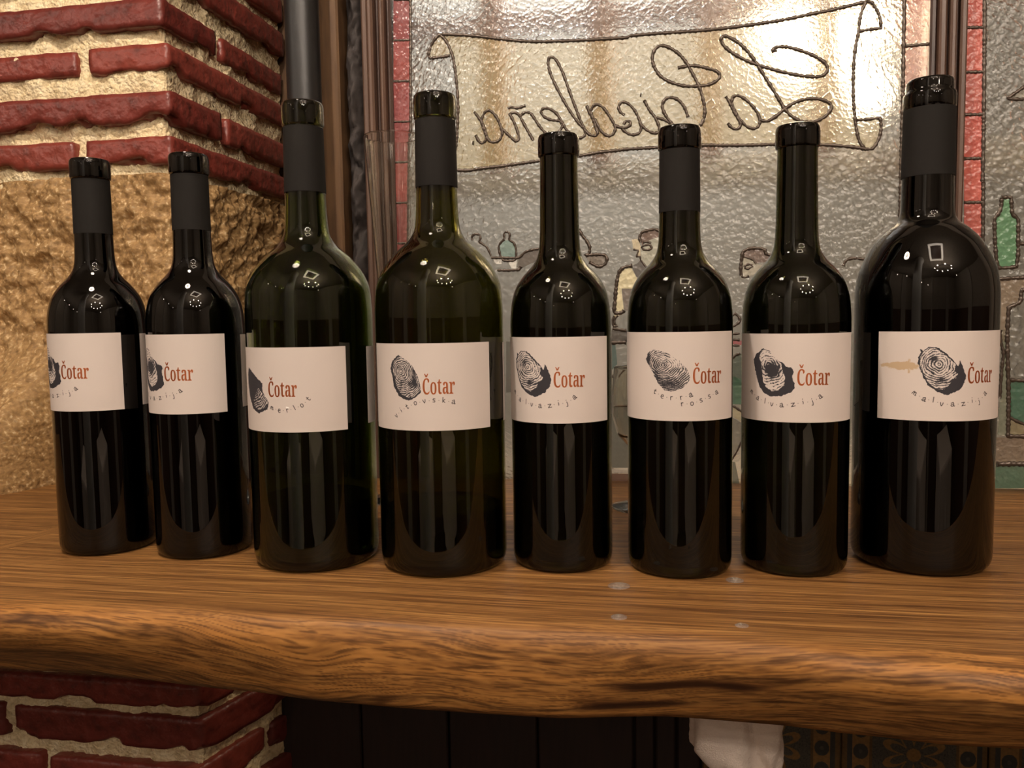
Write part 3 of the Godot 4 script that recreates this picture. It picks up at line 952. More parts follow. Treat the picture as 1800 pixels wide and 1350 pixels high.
	paint(one, "painted_border", Color8(214, 206, 190), 0.90, [-78.1, 13.1, 45.4, 14, 45.4, 10.3, -78.1, 9.2])
	paint(one, "painted_border", Color8(112, 70, 46), 0.90, [-78.1, 7.9, 45.4, 9, 45.5, -4.8, -78.2, -6.2])
	paint(two, "painted_lamp", Color8(150, 146, 132), 0.60, [363.5, 408.6, 349.1, 399, 335.8, 390, 340.7, 389.2, 364.2, 387.7])
	paint(two, "painted_bottle", Color8(92, 146, 104), 0.85, [332.4, 292.4, 332.2, 283.8, 330, 277.2, 326.8, 271.8, 327.8, 250.5, 329.7, 232.9, 331.5, 225.5, 338.2, 225.1, 346.1, 225.5, 347.5, 237.4, 346.5, 270.4, 341.1, 277.1, 339.7, 292.1])
	paint(two, "painted_shelf", Color8(150, 128, 102), 0.55, [321.8, 211.7, 335.1, 212.2, 354.8, 213, 373.1, 212.9, 373.4, 202.3, 355.1, 203.1, 351.4, 200.3, 350.8, 191.3, 341.7, 185.2, 339.7, 182.2, 340.2, 150.5, 328.7, 150.6])
	paint(two, "painted_liquid", Color8(44, 96, 72), 0.85, [344.5, 110.2, 357.9, 109.8, 376.4, 109.5, 378, 60.9, 361.6, 67, 352.1, 70.8, 345.6, 74.6])
	paint(two, "painted_bowl", Color8(128, 116, 78), 0.70, [345.6, 72.3, 352.2, 68.7, 361.6, 64.7, 378.1, 59, 378.2, 55.6, 359.6, 55.4, 346.5, 55.2])
	paint(two, "painted_shelf", Color8(112, 92, 72), 0.75, [326.8, 52.7, 359.7, 53.3, 378.3, 53.5, 379.1, 28, 347.6, 27.5, 327.5, 26.6])
	paint(two, "painted_ground", Color8(46, 92, 68), 0.85, [327.6, 23, 360.6, 23.8, 379.2, 24.1, 379.9, 1.6, 328.2, 0.4])
	paint(two, "painted_stripe", Color8(112, 120, 96), 0.60, [335, 162, 341.3, 161.9, 342.3, 92.9, 343, 55.4, 335, 55.4, 336.2, 92.9, 338.4, 139])
	stroke(one, 1.7, [-253.6, 470, -243.6, 470.3, -230.5, 471.3])
	stroke(one, 1.7, [-253.6, 470, -254.6, 475.2, -251.8, 483.7, -246.9, 490.6, -241.5, 494.2, -236.2, 489.8, -231.8, 482.2, -228.9, 474.8, -227.4, 470.3, -225.4, 458.6, -223.9, 444, -222.9, 429.4, -222.5, 414.8, -223.3, 400.2, -224.3, 385.6, -225.7, 373.9, -227.7, 365.2, -228.6, 347.5])
	stroke(one, 1.9, [-244.6, 493.3, -239.9, 494.7, -230.7, 494, -215.5, 492.2, -197.3, 489.4, -174.8, 485.1, -152.5, 481.3, -137.7, 479.5, -123, 478.4, -93.8, 477.2, -65, 476.4, -36.5, 476, -33.8, 477.5, -5.7, 477.8, 22.1, 477.4, 49.6, 477.4, 76.8, 478.3, 103.6, 480, 115.6, 480.9, 131.4, 482.7, 149.8, 485.2, 169.3, 487.6, 188.6, 490.7, 201.3, 493])
	stroke(one, 1.9, [-227.8, 347.2, -212.4, 346, -197, 347.5, -177.2, 348.7, -154.5, 350.5, -133.5, 352.4, -90.6, 355.3, -65.8, 358.3, -44.2, 359.3, -41.5, 359.9, -5.9, 360.2, 41.7, 360, 63.8, 358.6, 91.1, 357.4, 115.4, 356.9, 159.4, 354.2, 177.8, 352.2, 193.5, 349.7, 203.9, 347.4])
	stroke(one, 1.7, [201.3, 493, 197.6, 484.7, 195.3, 474.3, 194.8, 464.4, 192.4, 452.1, 190.7, 436.3, 190.4, 416.3, 190.7, 400.2, 191.5, 389.5, 193, 376, 195.2, 362.4, 198.6, 352.8, 203.9, 347.8, 210.3, 348.1, 215.3, 355.9, 217.7, 366.5, 216.8, 377.9, 203.4, 377, 193, 376.9])
	stroke(one, 1.7, [201.3, 493, 206.5, 491.8, 211.7, 483.5, 215.1, 474.1, 215.8, 465.8, 204.4, 465.4, 195.2, 464.2])
	stroke(one, 1.6, [-203.2, 383.7, -199.5, 376.9, -195.7, 374.5, -191.8, 378, -191, 383.8, -194.6, 394.2, -199.8, 403.2, -204.2, 409])
	stroke(one, 1.6, [-191, 382.3, -194.6, 391.3, -196, 399.4, -192.8, 407.2, -188.5, 409.8, -183.7, 407.3, -178.5, 400.5, -174.9, 391.6, -173.2, 384.2, -175.9, 377.8, -181.3, 375.2, -187.3, 376.3, -191.5, 383.1])
	stroke(one, 1.6, [-173.4, 389.3, -166, 381.7, -158.6, 375, -154.8, 376, -155.1, 381.8, -159.1, 393.6, -162.7, 401, -164.9, 404.8, -158.1, 405.4, -153.7, 401.9, -149.3, 393.7, -145, 385.6, -138.7, 374.7])
	stroke(one, 1.6, [-153, 401.6, -149.2, 404.3, -145.4, 405.3, -141, 403.3, -137.3, 398.1, -131.5, 389.1, -125.7, 382.3, -122.4, 380])
	stroke(one, 1.6, [-166.3, 410.6, -163.3, 411.7, -159.5, 410.9, -155.8, 410.1, -152.1, 410.9, -146.8, 412.3])
	stroke(one, 1.6, [-122.4, 382.1, -116.8, 380.4, -110.9, 382.2, -107.1, 387.7, -109.3, 393.6, -119.6, 395.6, -126.9, 399.6, -130.1, 404.8, -127.1, 408.1, -120.9, 407.4, -113.6, 402.4, -108.5, 395, -102.8, 384.6, -95.5, 377.8, -89, 374.5, -83.1, 376.4, -82.3, 382, -87.3, 393.7, -94.4, 412.6, -100.1, 428.6, -105.8, 444.6, -111.5, 456.3, -115.9, 461.2, -120.3, 461.2, -121.5, 455.6, -119, 444.1, -111.8, 428, -103.2, 411.8, -93.1, 395.5, -84.5, 385, -79.4, 379.3, -75.8, 376.7, -70.8, 375.7, -68.6, 379.8, -72.1, 390, -77.1, 400.2, -80.2, 408.2])
	stroke(one, 1.6, [-69.3, 380.6, -72.8, 391.4, -75.6, 401.5, -73.4, 407.1, -69.1, 408.9, -62.6, 405, -56.2, 396.1, -51.2, 387.4, -49.8, 381.6, -52.7, 376.1, -57.7, 375, -64.2, 379.6, -68.5, 386.9, -72.1, 394.2])
	stroke(one, 1.6, [-52.1, 387.1, -45.6, 383.5, -39.2, 382.7, -34.2, 384.7, -33.7, 388.5, -38.2, 389.4, -41, 386.1])
	stroke(one, 1.6, [-39.8, 395.9, -44.1, 398.9, -46.2, 404.7, -42.6, 409.4, -36.2, 407.6, -29.8, 400.9, -24.9, 391.5, -22.4, 382.9, -24.2, 376.6, -30.7, 374.6, -37.1, 376.7, -42.8, 381.9])
	stroke(one, 1.6, [-19.2, 410, -14.3, 400.6, -7.2, 390.4, -3.7, 381.8, -3.7, 376.2, -8.7, 375.1, -15.7, 378.3, -20.7, 382.8, -24.5, 387.9])
	stroke(one, 1.6, [-6.5, 391.1, -0.2, 389.3, 5.4, 386.2, 11.8, 381.2])
	stroke(one, 1.8, [26.4, 389.8, 22.9, 399.8, 16.6, 407.8, 9.7, 411, 3.4, 410, -0.2, 404, 1.2, 396.9, 6.8, 387.5, 13.9, 380.1, 25, 373.9, 33.4, 375.5, 37.5, 379.2, 41, 383.4, 43.7, 393, 42.3, 405.5, 38.1, 419.6, 31.9, 432.4, 24.9, 445.3, 16.6, 455.5, 6.9, 462.4, -1.5, 465.1, -7.8, 461.4, -10.6, 453.3, -8.5, 443.5, -1.5, 433.3, 9.7, 426.3, 23.6, 421.9, 38.8, 420.9, 49.8, 422.3, 57.3, 426.6, 58.7, 431.3, 53.9, 435.7, 44.3, 439.1, 33.2, 442, 23.6, 441.9, 15.9, 441.1])
	stroke(one, 1.9, [115.2, 452.2, 111.6, 450.7, 112.5, 453.7, 117.2, 455, 126.4, 454, 139.7, 449.3, 152.9, 443, 162.2, 436.3, 165.5, 430, 162.3, 424.2, 154.5, 422.5, 141.3, 424.3, 126.7, 428, 110.7, 433.1, 97.3, 438.2, 83.7, 444.5, 71.5, 452.2, 63.3, 459.6, 59.9, 466, 61.9, 469.7, 66.7, 468.9, 75.5, 463.5, 85, 454.6, 93.2, 443.9, 101.3, 430.4, 110.9, 414.8, 119, 400.7, 124.4, 391.5, 131.2, 384.3, 140.5, 379, 152.4, 377.6, 162.9, 381.8, 168.7, 388.2, 169.3, 393.5, 164, 397.9, 153.5, 401, 141.6, 400.4, 131, 396.6, 123.1, 391.6, 115.1, 385.3, 107.1, 381, 99.7, 382.5])
	stroke(one, 1.7, [99.7, 381.4, 97.7, 376, 92.3, 374.3, 85.5, 377.4, 78.7, 385.4, 73.2, 395.3, 71.1, 402.3, 72.4, 407.7, 77.2, 408.8, 84, 404.9, 92.2, 396.9, 97.6, 388.4, 99.7, 382.1])
	stroke(one, 1.7, [64.9, 408.5, 68.4, 403.2, 72.5, 394, 77.3, 385.4, 80.1, 379.8, 78.7, 375.7, 75.3, 374.5, 70.6, 376.9, 67.1, 381.2])
	stroke(one, 2.2, [-207, 375.6, -205.2, 375.5])
	stroke(one, 2.0, [-23.4, 415.9, -22.1, 415.6])
	stroke(one, 1.5, [-265.9, 841.9, -270.9, 654.9, -274.1, 534.7, -276.6, 436.5, -279.5, 330.2, -284.7, 131, -288.4, -8.1])
	stroke(one, 1.9, [233.5, 791, 235.3, 627.5, 237.1, 491.9, 237.3, 452.7, 237.6, 413.3, 237.6, 360, 237.5, 313.1, 238, 209.8, 240.5, 3.2])
	stroke(one, 1.2, [-284.7, 832.7, -266.9, 830.5])
	stroke(one, 1.2, [-285.9, 791.6, -268, 789.5])
	stroke(one, 1.2, [-287.1, 749.5, -269.1, 747.6])
	stroke(one, 1.2, [-288.3, 707.7, -270.2, 705.9])
	stroke(one, 1.2, [-289.5, 665, -271.3, 663.3])
	stroke(one, 1.2, [-290.7, 622.5, -272.4, 621])
	stroke(one, 1.2, [-291.9, 579.1, -273.6, 577.7])
	stroke(one, 1.2, [-293.1, 536, -274.7, 534.7])
	stroke(one, 1.2, [-294.3, 492.5, -275.9, 491.4])
	stroke(one, 1.2, [-295.6, 448, -277, 447])
	stroke(one, 1.2, [-296.8, 403.8, -278.2, 403])
	stroke(one, 1.2, [-298.1, 358.6, -279.4, 357.9])
	stroke(one, 1.2, [-299.4, 313.6, -280.6, 313.2])
	stroke(one, 1.2, [-300.7, 268.3, -281.8, 268])
	stroke(one, 1.2, [-302, 222, -283, 221.9])
	stroke(one, 1.2, [-303.3, 175.9, -284.2, 176])
	stroke(one, 1.2, [-304.6, 129.4, -285.4, 129.7])
	stroke(one, 1.2, [-305.9, 81.9, -286.7, 82.4])
	stroke(one, 1.2, [-307.3, 34, -288, 34.6])
	stroke(one, 1.6, [231.9, 764.2, 253.6, 763.2])
	stroke(one, 1.6, [232.9, 720.1, 254.6, 719.3])
	stroke(one, 1.6, [233.8, 675.7, 255.6, 675.1])
	stroke(one, 1.6, [234.7, 630.8, 256.6, 630.5])
	stroke(one, 1.6, [235.6, 585.6, 257.6, 585.5])
	stroke(one, 1.6, [236.6, 540, 258.6, 540.1])
	stroke(one, 1.6, [237.5, 494, 259.7, 494.3])
	stroke(one, 1.6, [238.5, 446.5, 260.8, 447.1])
	stroke(one, 1.6, [239.5, 399.7, 261.8, 400.5])
	stroke(one, 1.6, [240.5, 352.6, 262.9, 353.6])
	stroke(one, 1.6, [241.5, 305, 264, 306.2])
	stroke(one, 1.6, [242.4, 256.9, 265, 258.5])
	stroke(one, 1.6, [243.4, 208.5, 266.1, 210.3])
	stroke(one, 1.6, [244.5, 159.7, 267.2, 161.7])
	stroke(one, 1.6, [245.5, 110.4, 268.4, 112.7])
	stroke(one, 1.6, [246.5, 60.7, 269.5, 63.2])
	stroke(one, 1.3, [-209.1, 269.1, -209.6, 273, -206.1, 275.7, -200.3, 274.9, -199.8, 271, -201.6, 267.7, -197.1, 264.2, -192.5, 260.7, -189.7, 255, -188.1, 251.1])
	stroke(one, 1.3, [-172.8, 269.5, -172.7, 275.6, -169.5, 276.9, -166.5, 274.3, -167.1, 268.2, -162.6, 265.1, -159.9, 258.6, -160, 247.5, -162.9, 245.3, -173.2, 245.6, -177.2, 250.2, -179.3, 260.3, -177.5, 264.7, -172.8, 269.2])
	stroke(one, 1.5, [-188.1, 249.2, -177.8, 248.9, -157.2, 248.3, -150.3, 253.8, -142.3, 256.4, -133.8, 257.5])
	stroke(one, 1.6, [-181.4, 235.2, -168.8, 234.7, -156.8, 235.1, -154.5, 238.4])
	stroke(one, 1.8, [-90.1, 277.2, -86.3, 270.5, -81.9, 264.9, -78.1, 257.1, -79.3, 250.6, -83.7, 248.3, -72.1, 249.3, -62.3, 248.5, -59.5, 244.6, -61.8, 238.6, -68.9, 236.1, -78.8, 241.3])
	stroke(one, 1.0, [-17.7, 234.6, -23.6, 242.4, -23.6, 245.6, -27.9, 245.8, -25.7, 252.2, -31.1, 253.5])
	stroke(one, 1.6, [-23, 260.8, -24.6, 265.7, -22.4, 271, -17, 273, -8.4, 274.3, -3.1, 271.9, 3.3, 269.6])
	stroke(one, 1.3, [-22.5, 256.4, -20.3, 253.1, -16, 252.5, -11.7, 253.9, -12.8, 257.2, -17.1, 257.9, -21.4, 256.9])
	stroke(one, 1.3, [-20.8, 260.5, -17.1, 261.1, -12.2, 259.9])
	stroke(one, 2.0, [-32.3, 236.1, -41, 234.7, -45.9, 230.5, -48.1, 224.6, -49.8, 213.7, -51, 200.5, -52.1, 186.8, -48.9, 185.1, -43.4, 186.1, -41.2, 188.3])
	stroke(one, 1.2, [-47.8, 182.3, -51.1, 179.6, -51.7, 174.1, -48.9, 171.3, -52.8, 170.8, -53.9, 176.4, -52.2, 182.4])
	stroke(one, 1.8, [-53.9, 168.6, -46.8, 167.4, -39.1, 166.2])
	stroke(one, 2.2, [-55.1, 153.2, -46.8, 153.3, -39.2, 153.5])
	stroke(one, 1.8, [81.7, 222.2, 81.1, 230.7, 82.1, 241.3, 83.6, 247.6, 89.3, 250.6, 96.4, 250.9, 104.6, 249.6, 106.7, 244.8, 111.9, 243])
	stroke(one, 1.1, [83.1, 242.3, 88.3, 241.1, 93.5, 238.8, 96.6, 234.5])
	stroke(one, 1.1, [81.7, 221.7, 85.3, 220.5, 89.5, 222])
	stroke(one, 1.2, [84.5, 231.7, 87.8, 234.2, 92.5, 233.6, 93, 232, 88.4, 229.7, 84.9, 230.6])
	stroke(one, 1.5, [72.6, 180.7, 75.7, 182.8, 79.9, 178.5, 80.4, 174.2, 75.3, 170, 72.1, 168.9])
	stroke(one, 1.6, [72.2, 160.9, 80.5, 161.8])
	stroke(one, 1.4, [72.2, 155.5, 80.6, 154.6])
	stroke(one, 1.4, [72.2, 149, 80.6, 148.9])
	stroke(one, 1.6, [72.3, 134.4, 76.5, 138.7, 81.2, 140.3])
	stroke(one, 1.6, [183.6, 229.8, 186.3, 235.5, 193.5, 237.7, 204.6, 236.2])
	stroke(one, 1.2, [-55.4, 115.3, -47.9, 120.9, -40.5, 126.5, -9.1, 148])
	stroke(one, 1.0, [-65, 83.2, -33.9, 84, 69, 84.9])
	stroke(one, 1.2, [70.8, 85, 76.7, 82.5, 86.8, 75.2])
	stroke(one, 1.0, [86.9, 55.5, 79.4, 37, 72.9, 25.7])
	stroke(two, 1.9, [305.1, 748.6, 308.2, 612.5, 310.9, 488.2, 311.6, 459.9, 312.3, 421.1, 313, 382, 313.6, 342.7, 313.8, 309.6])
	stroke(two, 1.9, [314.5, 309.6, 315.6, 253.4, 317.3, 150.7, 319.8, 0.1])
	stroke(two, 1.6, [286.5, 706.9, 303.7, 705])
	stroke(two, 1.6, [287.6, 666.6, 304.8, 664.8])
	stroke(two, 1.6, [288.6, 625.9, 305.9, 624.3])
	stroke(two, 1.6, [289.7, 585, 307.1, 583.5])
	stroke(two, 1.6, [290.7, 543.7, 308.2, 542.4])
	stroke(two, 1.6, [291.8, 502.1, 309.3, 500.9])
	stroke(two, 1.6, [292.9, 460.4, 310.5, 459.4])
	stroke(two, 1.6, [294, 417.5, 311.6, 416.6])
	stroke(two, 1.6, [295, 376.2, 312.7, 375.5])
	stroke(two, 1.6, [296.1, 333.3, 313.9, 332.8])
	stroke(two, 1.6, [297.2, 290, 315.1, 289.6])
	stroke(two, 1.6, [298.4, 246.2, 316.3, 246])
	stroke(two, 1.6, [299.5, 202.3, 317.5, 202.3])
	stroke(two, 1.6, [300.6, 158, 318.7, 158.2])
	stroke(two, 1.6, [301.8, 113.4, 319.9, 113.7])
	stroke(two, 1.6, [302.9, 68.4, 321.1, 68.9])
	stroke(two, 1.6, [304.1, 23.1, 322.3, 23.8])
	stroke(two, 1.7, [364.1, 409.8, 349, 399.9, 334, 389.6, 340.7, 388.4, 352.8, 387.6, 364.8, 386.9])
	stroke(two, 1.9, [331.6, 293.3, 331.5, 284, 329.2, 277.9, 325.9, 272.4, 326.9, 250.5, 328.7, 232.9, 330.7, 224.7, 338.3, 224.1, 346.9, 224.6, 348.3, 237.3, 347.9, 249.8, 347.3, 271, 341.9, 277.4, 340.4, 293, 336.2, 293.6, 331.6, 293.3])
	stroke(two, 1.8, [348.2, 247.6, 356, 247.3, 372, 246.6])
	stroke(two, 1.9, [321.2, 212.9, 335.1, 213.2, 354.7, 214, 373.1, 214.2])
	stroke(two, 2.1, [362, 201.9, 355.1, 202.1, 352.3, 199.6, 352, 190.8, 347.5, 187.1, 341.8, 184.1, 341, 169.5, 341, 150.5, 343.9, 92.9, 344.4, 54.2, 359.6, 54.3, 378.2, 54.8])
	stroke(two, 2.0, [344.1, 111.5, 357.9, 110.8, 376.4, 110.5])
	stroke(two, 1.6, [345.6, 73.6, 352.2, 69.7, 361.6, 65.7, 378.1, 59.7])
	stroke(two, 2.6, [334.6, 25.2, 347.6, 25.9, 360.5, 25.9, 379.1, 26.2])
	stroke(two, 1.6, [334.3, 162, 334.8, 150.5, 337.8, 139, 336.6, 119.8, 335.7, 92.9])

func bark_mesh() -> ArrayMesh:
	var n := noise(16.0, 611, 4)
	var n2 := noise(70.0, 612, 3)
	var st := begin()
	st.set_smooth_group(0)
	var rows := []
	for j in 241:
		var y := -0.01 + 0.94 * j / 240.0
		var row := []
		for i in 21:
			var f := i / 20.0
			var x := lerpf(-0.3600, -0.3275, f)
			var arch := sin(PI * f)
			var p := Vector3(x, y, -0.028)
			p.z += arch * (0.030 + 0.016 * n.get_noise_2d(x * 2.0, y) + 0.006 * n2.get_noise_2d(x * 2.0, y))
			p.x += 0.004 * n.get_noise_2d(9.0, y) * arch
			row.append(p)
		rows.append(row)
	for j in 240:
		for i in 20:
			quad(st, rows[j][i], rows[j][i + 1], rows[j + 1][i + 1], rows[j + 1][i])
	st.generate_normals()
	st.index()
	return st.commit()

# ------------------------------------------------------------------ under the counter
func tile_look() -> StandardMaterial3D:
	# the printed pattern of one old cement tile
	var n := 256
	var im := Image.create(n, n, false, Image.FORMAT_RGB8)
	var ground := Color8(82, 80, 70)
	var ochre := Color8(142, 108, 58)
	var slate := Color8(54, 56, 54)
	var grain := noise(0.12, 700, 3)
	for j in n:
		for i in n:
			var x := (i + 0.5) / n * 2.0 - 1.0
			var y := (j + 0.5) / n * 2.0 - 1.0
			var c := ground
			var ax := absf(x)
			var ay := absf(y)
			var edge := maxf(ax, ay)
			var r := sqrt(x * x + y * y)
			var a := atan2(y, x)
			if edge > 0.93:
				c = ochre.darkened(0.25)
			elif edge > 0.86:
				c = slate
			elif edge > 0.62:
				# border of dark rosettes between ochre cusps
				var s := fposmod((ax if ay > ax else ay) * 3.0 + 0.5, 1.0) - 0.5
				var d := Vector2(s, (edge - 0.74) * 3.4).length()
				c = slate if d < 0.36 else ochre
				if d < 0.10:
					c = ground
			elif edge > 0.58:
				c = ochre.darkened(0.3)
			else:
				var petal := absf(fposmod(a / (TAU / 8.0), 1.0) - 0.5) * 2.0
				var lobe := 0.46 * (1.0 - petal * petal * 0.62)
				if r < lobe and r > lobe - 0.11 and r > 0.14:
					c = ochre
				elif r < 0.10:
					c = ochre
				elif grain.get_noise_2d(i * 2.0, j * 2.0) > 0.22:
					c = slate
			var g := grain.get_noise_2d(i, j + 300)
			im.set_pixel(i, j, c.darkened(0.12 + 0.12 * g) if g > -1.0 else c)
	var m := plain(Color.WHITE, 0.5)
	m.albedo_texture = ImageTexture.create_from_image(im)
	return m

func below_counter():
	var t := structure("wall_tiled")
	obj("grout", box(Vector3(0.0485, 0.0, -0.115), Vector3(2.6, 1.03, -0.106)), M.mortar, t)
	var side := 0.1625
	var look := tile_look()
	var st := begin()
	var h := side * 0.5 - 0.0008
	var b := 0.0012
	st.set_smooth_group(-1)
	var corners := [Vector2(-h, -h), Vector2(h, -h), Vector2(h, h), Vector2(-h, h)]
	for k in [0, 2, 1, 0, 3, 2]:
		var c: Vector2 = corners[k]
		st.set_uv(Vector2(0.5 + c.x / side, 0.5 - c.y / side))
		st.add_vertex(Vector3(c.x * (1.0 - b / h), c.y * (1.0 - b / h), 0.0))
	for k in 4:
		var p: Vector2 = corners[k]
		var q: Vector2 = corners[(k + 1) % 4]
		var f := 1.0 - b / h
		var ring := [Vector3(p.x, p.y, -b), Vector3(q.x, q.y, -b), Vector3(q.x * f, q.y * f, 0), Vector3(p.x * f, p.y * f, 0)]
		var low := [Vector3(p.x, p.y, -0.012), Vector3(q.x, q.y, -0.012), Vector3(q.x, q.y, -b), Vector3(p.x, p.y, -b)]
		for set4 in [ring, low]:
			for w in [0, 2, 1, 0, 3, 2]:
				var v: Vector3 = set4[w]
				st.set_uv(Vector2(0.5 + v.x / side, 0.5 - v.y / side))
				st.add_vertex(v)
	st.generate_normals()
	var mesh := st.commit()
	for r in 6:
		for c in 9:
			obj("tile", mesh, look, t, Vector3(0.1302 + (c - 0.0) * side - 0.0012 * (r % 2), 1.03 - side * (r + 0.5) - 0.24 + 0.1625, -0.0985 + 0.0006 * ((r * 3 + c) % 3)))
	# dark boarded cupboard between the pillar and the tiles
	var k := thing("cupboard", "dark boarded cupboard under the counter between the brick pillar and the tiled wall", "cupboard", Vector3(-0.245, 0.0, -0.10))
	obj("carcass", box(Vector3(-0.265, 0.0, -0.012), Vector3(0.292, 0.978, -0.004), 0.002), M.black_wood, k)
	var x := -0.265
	var wide := [0.115, 0.12, 0.118, 0.122, 0.026, 0.026, 0.029]
	for i in wide.size():
		obj("plank", box(Vector3(x, 0.06, -0.004), Vector3(x + wide[i] - 0.002, 0.975, 0.006 + 0.001 * (i % 2)), 0.002), M.black_wood, k)
		x += wide[i]
	obj("plinth", box(Vector3(-0.265, 0.0, -0.004), Vector3(0.285, 0.06, 0.002), 0.002), M.black_wood, k)

func cloth():
	# a white cloth folded over a peg below the slab, gathered at its foot
	var t := thing("hanging_cloth", "white folded cloth hanging under the counter edge beside the patterned tiles", "cloth", Vector3(0.0475, 0.0, 0.34))
	var n := noise(14.0, 721, 2)
	var st := begin()
	st.set_smooth_group(0)
	var rows := []
	for j in 49:
		var f := j / 48.0
		var y := lerpf(0.982, 0.900, f)
		var row := []
		for i in 65:
			var a := TAU * i / 64.0
			var rx := 0.0272 + 0.0036 * sin(f * PI)
			var rz := 0.014 + 0.006 * sin(f * PI)
			# the hem draws in below
			var close := clampf((f - 0.58) / 0.42, 0.0, 1.0)
			rx *= 1.0 - 0.46 * close
			rz *= 1.0 - 0.4 * close
			var fold := 0.0026 * sin(a * 3.0 + f * 3.0) + 0.0016 * sin(a * 7.0 - f * 5.0)
			var crease := -0.0065 * exp(-pow((cos(a) - 0.12 - 0.75 * f) / 0.09, 2.0)) * (1.0 if sin(a) > 0 else 0.0)
			var p := Vector3(cos(a) * (rx + fold) + 0.013 * close, y, sin(a) * (rz + fold) + crease)
			p += Vector3(n.get_noise_3d(a, f * 2.0, 0.0), 0, n.get_noise_3d(a, f * 2.0, 5.0)) * 0.0006
			row.append(p)
		rows.append(row)
	for j in 48:
		for i in 64:
			quad(st, rows[j + 1][i + 1], rows[j + 1][i], rows[j][i], rows[j][i + 1])
	for i in 64:
		for p in [rows[48][i], rows[48][i + 1], Vector3(0.013, 0.898, 0)]:
			st.add_vertex(p)
		for p in [rows[0][i + 1], rows[0][i], Vector3(0, 0.984, 0)]:
			st.add_vertex(p)
	st.generate_normals()
	obj("drape", st.commit(), M.cloth, t)
	obj("peg", tube(PackedVector3Array([Vector3(0, 0.975, 0), Vector3(0, 0.982, 0), Vector3(0, 0.989, 0)]), 0.005), M.iron, t)

# ------------------------------------------------------------------ bottles
func shell(outer: Array, wall: float, punt: float) -> PackedVector2Array:
	# outer profile in millimetres from the foot to the rim; the inside follows at wall thickness
	var c := Curve2D.new()
	var o := PackedVector2Array()
	for i in range(0, outer.size(), 2):
		o.append(Vector2(outer[i], outer[i + 1]))
	var fine := PackedVector2Array()
	var curve := Curve2D.new()
	var n := o.size()
	for i in n:
		var t := (o[mini(i + 1, n - 1)] - o[maxi(i - 1, 0)]) / 6.0
		var reach := 1e9
		if i > 0:
			reach = minf(reach, o[i].distance_to(o[i - 1]) / 3.0)
		if i < n - 1:
			reach = minf(reach, o[i].distance_to(o[i + 1]) / 3.0)
		if t.length() > reach:
			t = t.normalized() * reach
		curve.add_point(o[i], -t, t)
	for i in n - 1:
		var parts := 1 if absf(o[i].x - o[i + 1].x) < 0.05 else 5
		for k in parts:
			fine.append(curve.sample(i, float(k) / parts))
	fine.append(o[n - 1])
	var prof := PackedVector2Array([Vector2(0.0, punt), Vector2(o[0].x * 0.45, punt * 0.82), Vector2(o[0].x * 0.8, punt * 0.3)])
	prof.append_array(fine)
	var inside := PackedVector2Array()
	for i in range(fine.size() - 1, -1, -1):
		var p := fine[i]
		if p.y < 8.0:
			continue
		var w := minf(wall, p.x - 9.0) if p.x < 16.5 else wall
		inside.append(Vector2(maxf(9.2, p.x - w), p.y - (0.0 if p.x > 16.5 else 0.0)))
	prof.append_array(inside)
	var last := inside[inside.size() - 1]
	prof.append_array(PackedVector2Array([Vector2(last.x * 0.86, 7.0), Vector2(last.x * 0.5, punt * 0.82 + 5.0), Vector2(0.0, punt + 5.0)]))
	for i in prof.size():
		prof[i] *= 0.001
	return guarded(prof, 0.0025)

func rim(flat: Array) -> PackedVector2Array:
	var p := pairs(flat)
	for i in p.size():
		p[i] *= 0.001
	return p

func bend(p: Vector3, r: float) -> Vector3:
	# lays (across, up, out) on the bottle's cylinder
	var a := p.x / r
	return Vector3(sin(a) * (r + p.z), p.y, cos(a) * (r + p.z))

func patch(r: float, u0: float, u1: float, y0: float, y1: float, lift: float) -> ArrayMesh:
	# a sheet of paper round the bottle: printed front, plain back and edges
	var mesh := ArrayMesh.new()
	var n := 60
	for side in 2:
		var st := begin()
		st.set_smooth_group(0)
		for i in n:
			var a := lerpf(u0, u1, float(i) / n)
			var b := lerpf(u0, u1, float(i + 1) / n)
			var z := lift + 0.00012 if side == 0 else lift
			var q := [Vector3(a, y0, z), Vector3(b, y0, z), Vector3(b, y1, z), Vector3(a, y1, z)]
			for k in ([0, 2, 1, 0, 3, 2] if side == 0 else [0, 1, 2, 0, 2, 3]):
				var p: Vector3 = q[k]
				st.set_uv(Vector2((p.x - u0) / (u1 - u0), (y1 - p.y) / (y1 - y0)))
				st.add_vertex(bend(p, r))
			if side == 1:
				for e in [[y1, 1], [y0, -1]]:
					var s := [bend(Vector3(a, e[0], lift + 0.00012), r), bend(Vector3(b, e[0], lift + 0.00012), r), bend(Vector3(b, e[0], lift), r), bend(Vector3(a, e[0], lift), r)]
					if e[1] > 0:
						quad(st, s[0], s[1], s[2], s[3])
					else:
						quad(st, s[3], s[2], s[1], s[0])
		st.generate_normals()
		st.commit(mesh)
	return mesh

